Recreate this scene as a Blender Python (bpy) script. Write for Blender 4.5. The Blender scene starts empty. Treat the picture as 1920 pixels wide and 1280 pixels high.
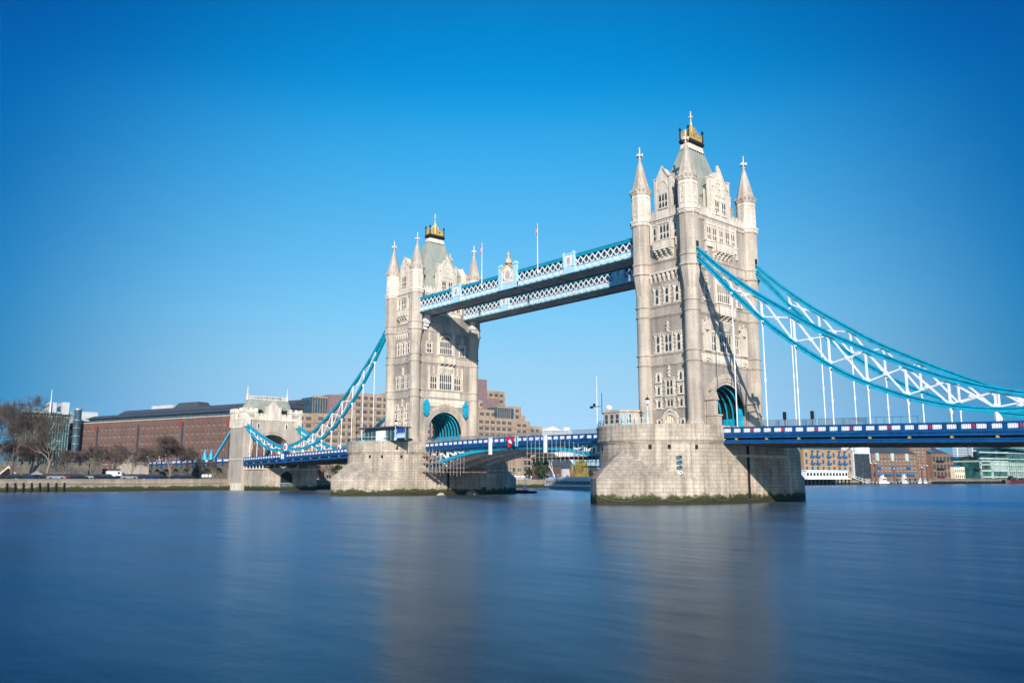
import bpy, math, random
from mathutils import Vector, Matrix
random.seed(7)
R = math.radians
PI = math.pi
sc = bpy.context.scene
COL = sc.collection

# ------------------------------------------------------------------ camera
CAM = Vector((128.442, -123.164, 4.096)); YAW = 0.845; PIT = 0.165; FPX = 1529.82
cd = bpy.data.cameras.new('camera'); cam = bpy.data.objects.new('camera', cd); COL.objects.link(cam)
cam.location = CAM; cam.rotation_euler = (PI/2 + PIT, 0, YAW)
cd.sensor_width = 36; cd.lens = 36*FPX/1920; cd.clip_start = 0.5; cd.clip_end = 30000
sc.camera = cam
# ------------------------------------------------------------------ light
SUN = Vector((1.25, -1.0, 0.60)).normalized()            # towards the sun (south-west afternoon)
w = bpy.data.worlds.new('World'); sc.world = w; w.use_nodes = True
nt = w.node_tree; bg = nt.nodes['Background']
sky = nt.nodes.new('ShaderNodeTexSky'); sky.sky_type = 'NISHITA'; sky.sun_disc = False
sky.sun_elevation = math.asin(SUN.z); sky.sun_rotation = math.atan2(SUN.x, SUN.y)
sky.altitude = 0; sky.air_density = 1.0; sky.dust_density = 0.35; sky.ozone_density = 3.0
# clear deep-blue winter sky: tint of the Nishita sky by elevation, with a lens vignette painted in, darker away from the view axis
geo = nt.nodes.new('ShaderNodeTexCoord'); sep = nt.nodes.new('ShaderNodeSeparateXYZ'); nt.links.new(geo.outputs['Generated'], sep.inputs[0])
rp = nt.nodes.new('ShaderNodeValToRGB'); nt.links.new(sep.outputs[2], rp.inputs[0])
for k, (p, c) in enumerate(((0.0, (.36, .50, .84)), (.074, (.38, .45, .59)), (.125, (.45, .53, .562)), (.19, (.426, .633, .643)), (.315, (.262, .757, .817)),
                            (.40, (.119, .825, .957)), (.45, (.0, .75, .965)), (.53, (.0, .75, 1.0)), (.8, (.10, .6, .93)))):
    e = rp.color_ramp.elements[k] if k < 2 else rp.color_ramp.elements.new(p)
    e.position = p; e.color = (*c, 1)
rp.color_ramp.interpolation = 'B_SPLINE'
vm = nt.nodes.new('ShaderNodeVectorMath'); vm.operation = 'DOT_PRODUCT'; nt.links.new(geo.outputs['Generated'], vm.inputs[0]); vm.inputs[1].default_value = (-.738, .651, .17)
ra = nt.nodes.new('ShaderNodeValToRGB'); nt.links.new(vm.outputs['Value'], ra.inputs[0]); ra.color_ramp.interpolation = 'EASE'
ra.color_ramp.elements[0].position = .80; ra.color_ramp.elements[0].color = (.0, .35, .58, 1); ra.color_ramp.elements[1].position = 1.0; ra.color_ramp.elements[1].color = (1, 1, 1, 1)
e_ = ra.color_ramp.elements.new(.45); e_.color = (.85, .92, 1, 1)
m1 = nt.nodes.new('ShaderNodeMix'); m1.data_type = 'RGBA'; m1.blend_type = 'MULTIPLY'; m1.inputs[0].default_value = 1
m2 = nt.nodes.new('ShaderNodeMix'); m2.data_type = 'RGBA'; m2.blend_type = 'MULTIPLY'; m2.inputs[0].default_value = 1
nt.links.new(sky.outputs[0], m1.inputs[6]); nt.links.new(rp.outputs[0], m1.inputs[7]); nt.links.new(m1.outputs[2], m2.inputs[6]); nt.links.new(ra.outputs[0], m2.inputs[7])
# faint low streaks of thin cloud
mp_ = nt.nodes.new('ShaderNodeMapping'); mp_.inputs['Scale'].default_value = (2.2, 2.2, 60); nt.links.new(geo.outputs['Generated'], mp_.inputs[0])
nz_ = nt.nodes.new('ShaderNodeTexNoise'); nz_.inputs['Scale'].default_value = 1.6; nz_.inputs['Detail'].default_value = 5; nt.links.new(mp_.outputs[0], nz_.inputs['Vector'])
r1 = nt.nodes.new('ShaderNodeValToRGB'); r1.color_ramp.elements[0].position = .52; r1.color_ramp.elements[1].position = .75; nt.links.new(nz_.outputs['Fac'], r1.inputs[0])
r2 = nt.nodes.new('ShaderNodeValToRGB'); r2.color_ramp.elements[0].position = .045; r2.color_ramp.elements[0].color = (.35, .35, .35, 1); r2.color_ramp.elements[1].position = .12; r2.color_ramp.elements[1].color = (0, 0, 0, 1); nt.links.new(sep.outputs[2], r2.inputs[0])
mu = nt.nodes.new('ShaderNodeMath'); mu.operation = 'MULTIPLY'; nt.links.new(r1.outputs[0], mu.inputs[0]); nt.links.new(r2.outputs[0], mu.inputs[1])
m3 = nt.nodes.new('ShaderNodeMix'); m3.data_type = 'RGBA'; nt.links.new(mu.outputs[0], m3.inputs[0]); nt.links.new(m2.outputs[2], m3.inputs[6]); m3.inputs[7].default_value = (2.2, 2.4, 2.9, 1)
nt.links.new(m3.outputs[2], bg.inputs['Color'])
bg.inputs['Strength'].default_value = 0.14
sd = bpy.data.lights.new('sun', 'SUN'); sd.energy = 4.7; sd.angle = R(0.53); sd.color = (1.0, 0.895, 0.765)
so = bpy.data.objects.new('sun', sd); COL.objects.link(so)
so.rotation_euler = (-SUN).to_track_quat('-Z', 'Y').to_euler(); so.location = (300, -300, 200)
vs = sc.view_settings; vs.view_transform = 'Standard'; vs.look = 'None'; vs.gamma = 1; vs.exposure = 0.5
vs.use_curve_mapping = False

# ------------------------------------------------------------------ picture to place
_F = Vector((-math.sin(YAW)*math.cos(PIT), math.cos(YAW)*math.cos(PIT), math.sin(PIT)))
_R = _F.cross(Vector((0, 0, 1))).normalized(); _U = _R.cross(_F)
def at(px, py, ax, val):
    d = _F + _R*((px-960)/FPX) - _U*((py-640)/FPX)
    i = 'xyz'.index(ax); return CAM + d*((val-CAM[i])/d[i])

# ------------------------------------------------------------------ materials
def mat_base(name, col=(.5, .5, .5), rough=.6, metal=0.0, spec=.5):
    m = bpy.data.materials.new(name); m.use_nodes = True
    b = m.node_tree.nodes['Principled BSDF']
    b.inputs['Base Color'].default_value = (*col, 1); b.inputs['Roughness'].default_value = rough
    b.inputs['Metallic'].default_value = metal; b.inputs['Specular IOR Level'].default_value = spec
    return m, m.node_tree, b
def N(nt, t, **kw):
    n = nt.nodes.new('ShaderNode'+t)
    for k, v in kw.items():
        if k.startswith('_'): setattr(n, k[1:], v)
        else: n.inputs[k.replace('__', ' ')].default_value = v
    return n
def mixc(nt, fac, a, b, mode='MIX'):
    n = nt.nodes.new('ShaderNodeMix'); n.data_type = 'RGBA'; n.blend_type = mode
    for s, v in ((0, fac), (6, a), (7, b)):
        if isinstance(v, bpy.types.NodeSocket): nt.links.new(v, n.inputs[s])
        else: n.inputs[s].default_value = v if s == 0 else (*v, 1)
    return n.outputs[2]
def ramp(nt, src, a, b, ca=(0, 0, 0), cb=(1, 1, 1)):
    r = nt.nodes.new('ShaderNodeValToRGB'); r.color_ramp.elements[0].position = a; r.color_ramp.elements[1].position = b
    r.color_ramp.elements[0].color = (*ca, 1); r.color_ramp.elements[1].color = (*cb, 1)
    nt.links.new(src, r.inputs[0]); return r.outputs[0]
def noise(nt, vec, scale, detail=4, rough=.6, stretch=None):
    n = nt.nodes.new('ShaderNodeTexNoise'); n.inputs['Scale'].default_value = scale
    n.inputs['Detail'].default_value = detail; n.inputs['Roughness'].default_value = rough
    if stretch:
        mp = nt.nodes.new('ShaderNodeMapping'); mp.inputs['Scale'].default_value = stretch
        nt.links.new(vec, mp.inputs[0]); vec = mp.outputs[0]
    nt.links.new(vec, n.inputs['Vector']); return n.outputs['Fac']
def bump(nt, b, h, strength=.4, dist=.05):
    n = nt.nodes.new('ShaderNodeBump'); n.inputs['Strength'].default_value = strength; n.inputs['Distance'].default_value = dist
    nt.links.new(h, n.inputs['Height']); nt.links.new(n.outputs[0], b.inputs['Normal'])
def M_plain(name, col, rough=.6, metal=0.0, var=.12, scale=.8, spec=.4):
    m, t, b = mat_base(name, col, rough, metal, spec)
    g = N(t, 'NewGeometry'); f = noise(t, g.outputs['Position'], scale, 5)
    dk = tuple(c*(1-var*1.6) for c in col); lt = tuple(min(1, c*(1+var)) for c in col)
    t.links.new(ramp(t, f, .3, .7, dk, lt), b.inputs['Base Color']); return m
def M_stone(name, c1, c2, mort, bw, bh, msz=.018, stain=.35, streak=.3, algae=False, bmp=.5, rough=.85, fleck=.0):
    m, t, b = mat_base(name, c1, rough, 0, .25)
    uv = N(t, 'UVMap'); g = N(t, 'NewGeometry'); pos = g.outputs['Position']
    br = t.nodes.new('ShaderNodeTexBrick'); br.offset = .5
    br.inputs['Scale'].default_value = 1; br.inputs['Brick Width'].default_value = bw; br.inputs['Row Height'].default_value = bh
    br.inputs['Mortar Size'].default_value = msz; br.inputs['Mortar Smooth'].default_value = .3; br.inputs['Bias'].default_value = 0
    br.inputs['Color1'].default_value = (*c1, 1); br.inputs['Color2'].default_value = (*c2, 1); br.inputs['Mortar'].default_value = (*mort, 1)
    t.links.new(uv.outputs[0], br.inputs['Vector'])
    c = br.outputs['Color']
    n1 = noise(t, pos, .16, 6, .65); c = mixc(t, stain, c, ramp(t, n1, .3, .72, (.35, .34, .33), (1.25, 1.22, 1.18)), 'MULTIPLY')
    n2 = noise(t, pos, 1.0, 5, .7, (.8, .8, .07)); c = mixc(t, streak, c, ramp(t, n2, .38, .62, (.42, .41, .4), (1.12, 1.1, 1.06)), 'MULTIPLY')
    wn = t.nodes.new('ShaderNodeTexBrick'); wn.offset = .5; wn.inputs['Scale'].default_value = 1; wn.inputs['Brick Width'].default_value = bw; wn.inputs['Row Height'].default_value = bh; wn.inputs['Mortar Size'].default_value = 0; wn.inputs['Bias'].default_value = -.35
    wn.inputs['Color1'].default_value = (1.06, 1.05, 1.04, 1); wn.inputs['Color2'].default_value = (.66, .63, .60, 1); t.links.new(uv.outputs[0], wn.inputs['Vector']); c = mixc(t, .42, c, wn.outputs['Color'], 'MULTIPLY')
    n3 = noise(t, pos, 3.5, 4, .7); c = mixc(t, .35, c, ramp(t, n3, .3, .7, (.7, .7, .7), (1.2, 1.2, 1.2)), 'MULTIPLY')
    if algae:
        sx = N(t, 'SeparateXYZ'); t.links.new(pos, sx.inputs[0])
        nz = noise(t, pos, .5, 5, .7)
        ad = N(t, 'Math', _operation='MULTIPLY_ADD'); t.links.new(nz, ad.inputs[0]); ad.inputs[1].default_value = 3.0; ad.inputs[2].default_value = -2.65
        a2 = N(t, 'Math', _operation='ADD'); t.links.new(sx.outputs[2], a2.inputs[0]); t.links.new(ad.outputs[0], a2.inputs[1])
        fz = ramp(t, a2.outputs[0], -.1, .45, (1, 1, 1), (0, 0, 0))
        lo = N(t, 'Math', _operation='MULTIPLY'); t.links.new(sx.outputs[2], lo.inputs[0]); lo.inputs[1].default_value = 1/1.4
        gc = ramp(t, lo.outputs[0], .45, .9, (.032, .030, .018), (.05, .068, .012))
        gn = ramp(t, noise(t, pos, 2.5, 4), .35, .65, (.55, .55, .5), (1.3, 1.3, 1.1))
        gc = mixc(t, .8, gc, gn, 'MULTIPLY')
        c = mixc(t, fz, c, gc)
    t.links.new(c, b.inputs['Base Color'])
    bump(t, b, br.outputs['Fac'], -bmp, .04)
    return m

STONE_T = M_stone('turret_stone', (.49, .435, .385), (.59, .53, .47), (.26, .23, .20), 1.05, .42, .016, .5, .5)
STONE_W = M_stone('wall_stone', (.36, .325, .295), (.48, .43, .39), (.27, .245, .225), .55, .24, .016, .5, .5)
STONE_P = M_stone('portland_stone', (.71, .65, .575), (.80, .74, .66), (.38, .34, .30), 1.1, .45, .012, .4, .45, bmp=.3)
STONE_G = M_stone('granite_blocks', (.45, .395, .335), (.62, .55, .475), (.19, .16, .135), 1.45, .62, .024, .65, .65, algae=True, bmp=.7)
STONE_H = M_stone('weathered_granite', (.38, .335, .285), (.50, .445, .385), (.17, .15, .13), 1.45, .44, .02, .6, .6, bmp=.7)
STONE_A = M_stone('abutment_stone', (.42, .375, .33), (.52, .465, .41), (.27, .245, .225), .9, .4, .014, .4, .35)
STONE_F = M_stone('fortress_stone', (.12, .11, .10), (.24, .21, .18), (.12, .11, .1), .7, .3, .02, .6, .4)
QUAY = M_stone('quay_wall_stone', (.30, .26, .205), (.37, .325, .265), (.22, .19, .16), 2.2, .6, .02, .5, .4, algae=True)
BRICK_R = M_stone('red_brick', (.15, .08, .062), (.19, .10, .075), (.17, .11, .09), .45, .15, .006, .3, .25, bmp=.15)
BRICK_B = M_stone('brown_brick', (.20, .115, .075), (.25, .15, .095), (.2, .14, .1), .45, .15, .006, .3, .2, bmp=.15)
BRICK_Y = M_stone('yellow_brick', (.36, .23, .13), (.42, .27, .155), (.34, .25, .17), .45, .15, .006, .25, .15, bmp=.15)
CONC = M_stone('tan_concrete', (.38, .295, .22), (.42, .325, .245), (.34, .26, .195), 3.4, 3.1, .02, .4, .35, bmp=.1)
CONC_P = M_plain('mauve_cladding', (.22, .145, .145), .6)
SLATE = M_stone('slate_roof', (.30, .335, .30), (.36, .39, .35), (.24, .27, .25), .5, .3, .02, .4, .3, bmp=.25)
SLATE_D = M_plain('dark_slate', (.06, .068, .08), .5)
TEAL = M_plain('turquoise_paint', (.006, .32, .50), .42, var=.2, scale=1.2)
TEAL_D = M_plain('dark_turquoise_paint', (.0, .13, .22), .45, var=.1)
PALE = M_plain('pale_blue_paint', (.38, .63, .75), .45, var=.12, scale=1.5)
NAVY = M_plain('royal_blue_paint', (.003, .07, .225), .42, var=.22, scale=1.5)
WHITE = M_plain('white_paint', (.70, .72, .75), .5, var=.1, scale=1.5)
CREAM = M_plain('cream_paint', (.76, .66, .48), .55)
RED = M_plain('red_paint', (.55, .01, .03), .4)
GOLD = mat_base('gilding', (.72, .46, .10), .4, .45)[0]
BLACK = M_plain('black_paint', (.012, .014, .018), .4)
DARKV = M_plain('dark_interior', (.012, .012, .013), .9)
SOFF = M_plain('grey_steel_soffit', (.6, .58, .57), .7, var=.25, scale=.6)
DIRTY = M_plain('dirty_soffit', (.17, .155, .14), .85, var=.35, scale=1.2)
GREYST = M_plain('grey_painted_steel', (.8, .79, .78), .6, var=.15)
WOODP = M_plain('scaffold_planks', (.36, .17, .09), .8, var=.25, scale=2)
STEELP = M_plain('galvanised_tube', (.45, .46, .48), .4, .5)
ASPH = M_plain('asphalt', (.05, .05, .052), .9)
LAND = M_plain('embankment_paving', (.20, .18, .155), .9, var=.2)
BARK = M_plain('grey_bark', (.21, .175, .125), .9, var=.3, scale=2)
TWIG = M_plain('brown_twigs', (.11, .078, .064), .9, var=.3)
LEAFM = M_plain('evergreen_leaves', (.035, .055, .022), .8, var=.5, scale=1.5)
WILLOW = M_plain('willow_shoots', (.33, .27, .07), .8, var=.3, scale=1.5)
TYRE = M_plain('tyre_rubber', (.012, .012, .012), .8)
HAZEB = M_plain('haze_blue_grey', (.12, .16, .20), .4)  # distance haze put into the far towers' base colour; one boat hull shares it
def M_glass(name, col, rough=.08, var=.3, sc_=.6):
    m, t, b = mat_base(name, col, rough, 0, .6)
    g = N(t, 'NewGeometry'); f = noise(t, g.outputs['Position'], sc_, 2)
    t.links.new(ramp(t, f, .35, .65, tuple(c*(1-var) for c in col), tuple(c*(1+var) for c in col)), b.inputs['Base Color']); return m
GLASS = M_glass('dark_window_glass', (.035, .045, .055))
GLASS_T = M_glass('teal_glass', (.012, .06, .065), .1)
GLASS_B = M_glass('blue_glass', (.035, .075, .105), .1)
GLASS_G = M_glass('green_glass', (.025, .095, .08), .12, .5, .3)
def M_clear(name):
    m, t, b = mat_base(name, (.75, .85, .88), .05); b.inputs['Alpha'].default_value = .28; return m
CLEAR = M_clear('clear_balustrade_glass')
def M_lattice():
    m, t, b = mat_base('white_lattice_panel', (.8, .8, .82), .5)
    uv = N(t, 'UVMap'); s = N(t, 'SeparateXYZ'); t.links.new(uv.outputs[0], s.inputs[0])
    def sn(sock, k):
        a = N(t, 'Math', _operation='MULTIPLY'); t.links.new(sock, a.inputs[0]); a.inputs[1].default_value = k
        c = N(t, 'Math', _operation='SINE'); t.links.new(a.outputs[0], c.inputs[0]); return c.outputs[0]
    p = N(t, 'Math', _operation='MULTIPLY'); t.links.new(sn(s.outputs[0], PI*4), p.inputs[0]); t.links.new(sn(s.outputs[1], PI*3), p.inputs[1])
    a = N(t, 'Math', _operation='ABSOLUTE'); t.links.new(p.outputs[0], a.inputs[0])
    t.links.new(ramp(t, a.outputs[0], .66, .76, (.8, .8, .83), (.03, .10, .25)), b.inputs['Base Color']); return m
LATT = M_lattice()
def M_info():
    m, t, b = mat_base('blue_picture_panel', (.05, .1, .4), .4)
    uv = N(t, 'UVMap'); s = N(t, 'SeparateXYZ'); t.links.new(uv.outputs[0], s.inputs[0])
    t.links.new(ramp(t, s.outputs[1], .35, .6, (.45, .6, .75), (.015, .06, .33)), b.inputs['Base Color']); return m
INFO = M_info()
def M_water():
    m = bpy.data.materials.new('river_water'); m.use_nodes = True; t = m.node_tree; t.nodes.clear()
    out = N(t, 'OutputMaterial'); g = N(t, 'NewGeometry'); pos = g.outputs['Position']
    di = N(t, 'BsdfDiffuse'); gl = N(t, 'BsdfGlossy'); fr = N(t, 'Fresnel', IOR=1.27); mx = N(t, 'MixShader')
    f = noise(t, pos, .02, 4, .6)
    t.links.new(ramp(t, f, .35, .7, (.002, .012, .026), (.005, .018, .032)), di.inputs['Color'])
    gl.inputs['Color'].default_value = (.55, .69, .84, 1)
    f2 = noise(t, pos, .03, 5, .6, (1, 2.2, 1)); t.links.new(ramp(t, f2, .3, .7, (.20, .20, .20), (.27, .27, .27)), gl.inputs['Roughness'])
    bn = N(t, 'Bump', Strength=.05, Distance=.6); t.links.new(noise(t, pos, .35, 6, .62, (1, 1.6, 1)), bn.inputs['Height'])
    b2 = N(t, 'Bump', Strength=.22, Distance=.8); t.links.new(noise(t, pos, .06, 3, .5, (1, 2.4, 1)), b2.inputs['Height']); t.links.new(bn.outputs[0], b2.inputs['Normal'])
    for n_ in (gl, fr, di): t.links.new(b2.outputs[0], n_.inputs['Normal'])
    t.links.new(fr.outputs[0], mx.inputs[0]); t.links.new(di.outputs[0], mx.inputs[1]); t.links.new(gl.outputs[0], mx.inputs[2]); t.links.new(mx.outputs[0], out.inputs['Surface'])
    return m
WATER = M_water()

# ------------------------------------------------------------------ mesh helpers
class MB:
    def __init__(s): s.v = []; s.f = []; s.uv = {}
    def face(s, pts, uv=None):
        i = len(s.v); s.v += [tuple(p) for p in pts]; s.f.append(tuple(range(i, i+len(pts))))
        if uv: s.uv[len(s.f)-1] = uv
        return s
    def hexa(s, a):      # 8 corners: 0-3 bottom ccw, 4-7 top ccw
        i = len(s.v); s.v += [tuple(p) for p in a]
        for q in ((3, 2, 1, 0), (4, 5, 6, 7), (0, 1, 5, 4), (1, 2, 6, 5), (2, 3, 7, 6), (3, 0, 4, 7)): s.f.append(tuple(i+k for k in q))
        return s
    def box(s, x0, x1, y0, y1, z0, z1):
        if x0 > x1: x0, x1 = x1, x0
        if y0 > y1: y0, y1 = y1, y0
        return s.hexa([(x0, y0, z0), (x1, y0, z0), (x1, y1, z0), (x0, y1, z0), (x0, y0, z1), (x1, y0, z1), (x1, y1, z1), (x0, y1, z1)])
    def frust(s, cx, cy, z0, hx0, hy0, z1, hx1, hy1):
        return s.hexa([(cx-hx0, cy-hy0, z0), (cx+hx0, cy-hy0, z0), (cx+hx0, cy+hy0, z0), (cx-hx0, cy+hy0, z0),
                       (cx-hx1, cy-hy1, z1), (cx+hx1, cy-hy1, z1), (cx+hx1, cy+hy1, z1), (cx-hx1, cy+hy1, z1)])
    def beam(s, a, b, wd, h, up=(0, 0, 1)):
        a = Vector(a); b = Vector(b); d = b-a
        if d.length < 1e-6: return s
        d.normalize(); up = Vector(up)
        if abs(d.dot(up)) > .98: up = Vector((0, 1, 0))
        r = d.cross(up).normalized()*wd/2; u = r.cross(d).normalized()*h/2
        return s.hexa([a-r-u, a+r-u, b+r-u, b-r-u, a-r+u, a+r+u, b+r+u, b-r+u])
    def tube(s, pts, rad, n=6, caps=True):
        pts = [Vector(p) for p in pts]; rad = rad if isinstance(rad, (list, tuple)) else [rad]*len(pts)
        i0 = len(s.v)
        for k, p in enumerate(pts):
            d = (pts[min(k+1, len(pts)-1)]-pts[max(k-1, 0)]).normalized()
            up = Vector((0, 0, 1)) if abs(d.z) < .95 else Vector((1, 0, 0))
            a = d.cross(up).normalized(); b = d.cross(a)
            for j in range(n):
                t = 2*PI*j/n; s.v.append(tuple(p+(a*math.cos(t)+b*math.sin(t))*rad[k]))
        for k in range(len(pts)-1):
            for j in range(n):
                s.f.append((i0+k*n+j, i0+k*n+(j+1) % n, i0+(k+1)*n+(j+1) % n, i0+(k+1)*n+j))
        if caps: s.f.append(tuple(i0+j for j in range(n))); s.f.append(tuple(i0+(len(pts)-1)*n+j for j in reversed(range(n))))
        return s
    def lathe(s, prof, cx, cy, n=16, rot=0.0, a0=0, a1=2*PI):   # prof [(r,z)...], uv in metres
        ra = sum(p[0] for p in prof)/len(prof)
        full = abs(a1-a0-2*PI) < 1e-6
        for k in range(len(prof)-1):
            (r0, z0), (r1, z1) = prof[k], prof[k+1]
            for j in range(n):
                t0 = rot+a0+(a1-a0)*j/n; t1 = rot+a0+(a1-a0)*(j+1)/n
                P = lambda r, t, z: (cx+r*math.cos(t), cy+r*math.sin(t), z)
                u0 = (t0)*ra; u1 = (t1)*ra
                if r1 < 1e-4: s.face([P(r0, t0, z0), P(r0, t1, z0), P(0, 0, z1)], [(u0, z0), (u1, z0), ((u0+u1)/2, z1)])
                elif r0 < 1e-4: s.face([P(0, 0, z0), P(r1, t1, z1), P(r1, t0, z1)])
                else:
                    vz0, vz1 = (z0, z1) if abs(z1-z0) > .02 else (z0, z0+abs(r1-r0))
                    s.face([P(r0, t0, z0), P(r0, t1, z0), P(r1, t1, z1), P(r1, t0, z1)], [(u0, vz0), (u1, vz0), (u1, vz1), (u0, vz1)])
        return s
    def ring(s, cx, cy, z, r, h, t=.22, n=24, rot=0.0):
        return s.lathe([(r, z-h), (r+t*.5, z-h*.55), (r+t, z-h*.35), (r+t, z), (r, z+.02)], cx, cy, n, rot)
    def fb(s, F, u0, u1, v0, v1, n0, n1):
        if u0 > u1: u0, u1 = u1, u0
        return s.hexa([F(u0, v0, n1), F(u1, v0, n1), F(u1, v0, n0), F(u0, v0, n0), F(u0, v1, n1), F(u1, v1, n1), F(u1, v1, n0), F(u0, v1, n0)])
    def fpoly(s, F, pts, n0, n1):      # outline (ccw seen from outside) with thickness
        k = len(pts); s.face([F(u, v, n1) for u, v in pts]); s.face([F(u, v, n0) for u, v in reversed(pts)])
        for i in range(k):
            a = pts[i]; b = pts[(i+1) % k]
            s.face([F(a[0], a[1], n0), F(b[0], b[1], n0), F(b[0], b[1], n1), F(a[0], a[1], n1)])
        return s
    def arc(s, F, uc, vc, r0, r1, n0, n1, a0=0, a1=PI, n=20, ey=1.0):
        for k in range(n):
            t0 = a0+(a1-a0)*k/n; t1 = a0+(a1-a0)*(k+1)/n
            P = lambda r, t: (uc+r*math.cos(t), vc+(r if ey == 1 else r*ey)*math.sin(t))
            s.fpoly(F, [P(r0, t0), P(r1, t0), P(r1, t1), P(r0, t1)], n0, n1)
        return s
    def build(s, name, m, parent=None, smooth=False, label=None):
        off = root_loc(parent)
        me = bpy.data.meshes.new(name); me.from_pydata([(v[0]-off[0], v[1]-off[1], v[2]-off[2]) for v in s.v], [], s.f)
        uvl = me.uv_layers.new(name='UVMap')
        V = s.v; dat = uvl.data
        for p in me.polygons:
            g = s.uv.get(p.index)
            if g:
                for li, c in zip(p.loop_indices, g): dat[li].uv = c
            else:
                n = p.normal
                if abs(n.z) > .8:
                    for li in p.loop_indices: q = V[me.loops[li].vertex_index]; dat[li].uv = (q[0], q[1])
                else:
                    l = math.hypot(n.x, n.y); tx, ty = -n.y/l, n.x/l; sz = 1/max(.3, l)
                    for li in p.loop_indices: q = V[me.loops[li].vertex_index]; dat[li].uv = (q[0]*tx+q[1]*ty, q[2]*sz)
            if smooth: p.use_smooth = True
        me.materials.append(m)
        o = bpy.data.objects.new(name, me); COL.objects.link(o)
        if parent: o.parent = parent
        if label: o['label'] = label
        return o
def root_loc(o):
    if o is None: return (0, 0, 0)
    x = Vector((0, 0, 0))
    while o is not None: x = x+o.location; o = o.parent
    return x
def thing(name, label, cat, loc, group=None):
    o = bpy.data.objects.new(name, None); COL.objects.link(o); o.location = loc; o.empty_display_size = .5
    o['label'] = label; o['category'] = cat
    if group: o['group'] = group
    return o
def tag(o, label, cat, group=None):
    o['label'] = label; o['category'] = cat
    if group: o['group'] = group
    return o
def struct(o, label=None, kind='structure'):
    o['kind'] = kind
    if label: o['label'] = label
    return o
def dup(root, loc, rotz=0.0, scale=1.0, label=None, group=None):
    r = root.copy(); COL.objects.link(r); r.location = loc; r.rotation_euler = (0, 0, rotz); r.scale = (scale,)*3
    if label: r['label'] = label
    if group: r['group'] = group
    for ch in list(root.children):
        c = ch.copy(); COL.objects.link(c); c.parent = r
        for g in ch.children:
            d = g.copy(); COL.objects.link(d); d.parent = c
    return r
def face_frame(o, u, n):
    o = Vector(o); u = Vector(u); n = Vector(n)
    return lambda a, b, c: (o.x+u.x*a+n.x*c, o.y+u.y*a+n.y*c, o.z+b)

# ------------------------------------------------------------------ windows
def gothic(mb, F, u0, u1, v1, rise, n0, n1):
    """stone filling above a pointed light, two curved spandrels"""
    uc = (u0+u1)/2
    for sgn, ue in ((1, u0), (-1, u1)):
        c = [(ue, v1)]
        K = 4
        arc_ = []
        for k in range(K+1):
            t = k/K; arc_.append((ue+(uc-ue)*(t**1.0), v1-rise*(1-math.sin(t*PI/2))**1.0))
        poly = [(ue, v1)]+arc_[:]
        poly = poly if sgn > 0 else poly
        if sgn > 0: poly = list(reversed(poly))
        mb.fpoly(F, [p for i, p in enumerate(poly) if i == 0 or p != poly[i-1]], n0, n1)
def window(P, F, uc, v0, v1, wd, lights=2, trans=(), fr=.28, out=.20, head=True, quoin=True, m=None, g=None, hood=True, mull=.13):
    mb = MB(); u0 = uc-wd/2; u1 = uc+wd/2
    mb.fb(F, u0-fr, u0, v0-.05, v1, 0, out); mb.fb(F, u1, u1+fr, v0-.05, v1, 0, out)
    mb.fb(F, u0-fr, u1+fr, v1, v1+fr, 0, out); mb.fb(F, u0-fr-.08, u1+fr+.08, v0-.3, v0-.05, 0, out+.1)
    if quoin:
        k = 0; v = v0
        while v+.3 < v1:
            if k % 2 == 0:
                mb.fb(F, u0-fr-.2, u0-fr, v, v+.34, 0, out-.06); mb.fb(F, u1+fr, u1+fr+.2, v, v+.34, 0, out-.06)
            v += .36; k += 1
    if hood:
        mb.fb(F, u0-fr-.1, u1+fr+.1, v1+fr, v1+fr+.13, 0, out+.16)
        mb.fb(F, u0-fr-.1, u0-fr+.02, v1-.25, v1+fr, out, out+.13); mb.fb(F, u1+fr-.02, u1+fr+.1, v1-.25, v1+fr, out, out+.13)
    pit = wd/lights
    for i in range(1, lights): mb.fb(F, u0+pit*i-mull/2, u0+pit*i+mull/2, v0-.05, v1, .03, out-.04)
    rows = [v0]+[v0+(v1-v0)*t for t in trans]+[v1]
    for t in rows[1:-1]: mb.fb(F, u0, u1, t-.07, t+.07, .03, out-.05)
    if head:
        for top in rows[1:]:
            for i in range(lights):
                a = u0+pit*i+(mull/2 if i else 0); b = u0+pit*(i+1)-(mull/2 if i < lights-1 else 0)
                gothic(mb, F, a, b, top-(.07 if top != v1 else 0), min(.5, (b-a)*.75), .03, out-.06)
    o = mb.build('window', m or STONE_P, P)
    MB().face([F(u0, v0, .022), F(u1, v0, .022), F(u1, v1, .022), F(u0, v1, .022)]).build('pane', g or GLASS, o)
    return o
def finial(mb, F, u, v0, v1, n):
    w = .16; h = v1-v0
    mb.fb(F, u-w, u+w, v0, v0+h*.25, 0, n); mb.fb(F, u-w*.6, u+w*.6, v0+h*.25, v1, 0, n*.8)
    mb.fb(F, u-w*2, u+w*2, v0+h*.3, v0+h*.42, 0, n*.9); mb.fb(F, u-w*1.5, u+w*1.5, v0+h*.62, v0+h*.75, 0, n*.9)
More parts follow.
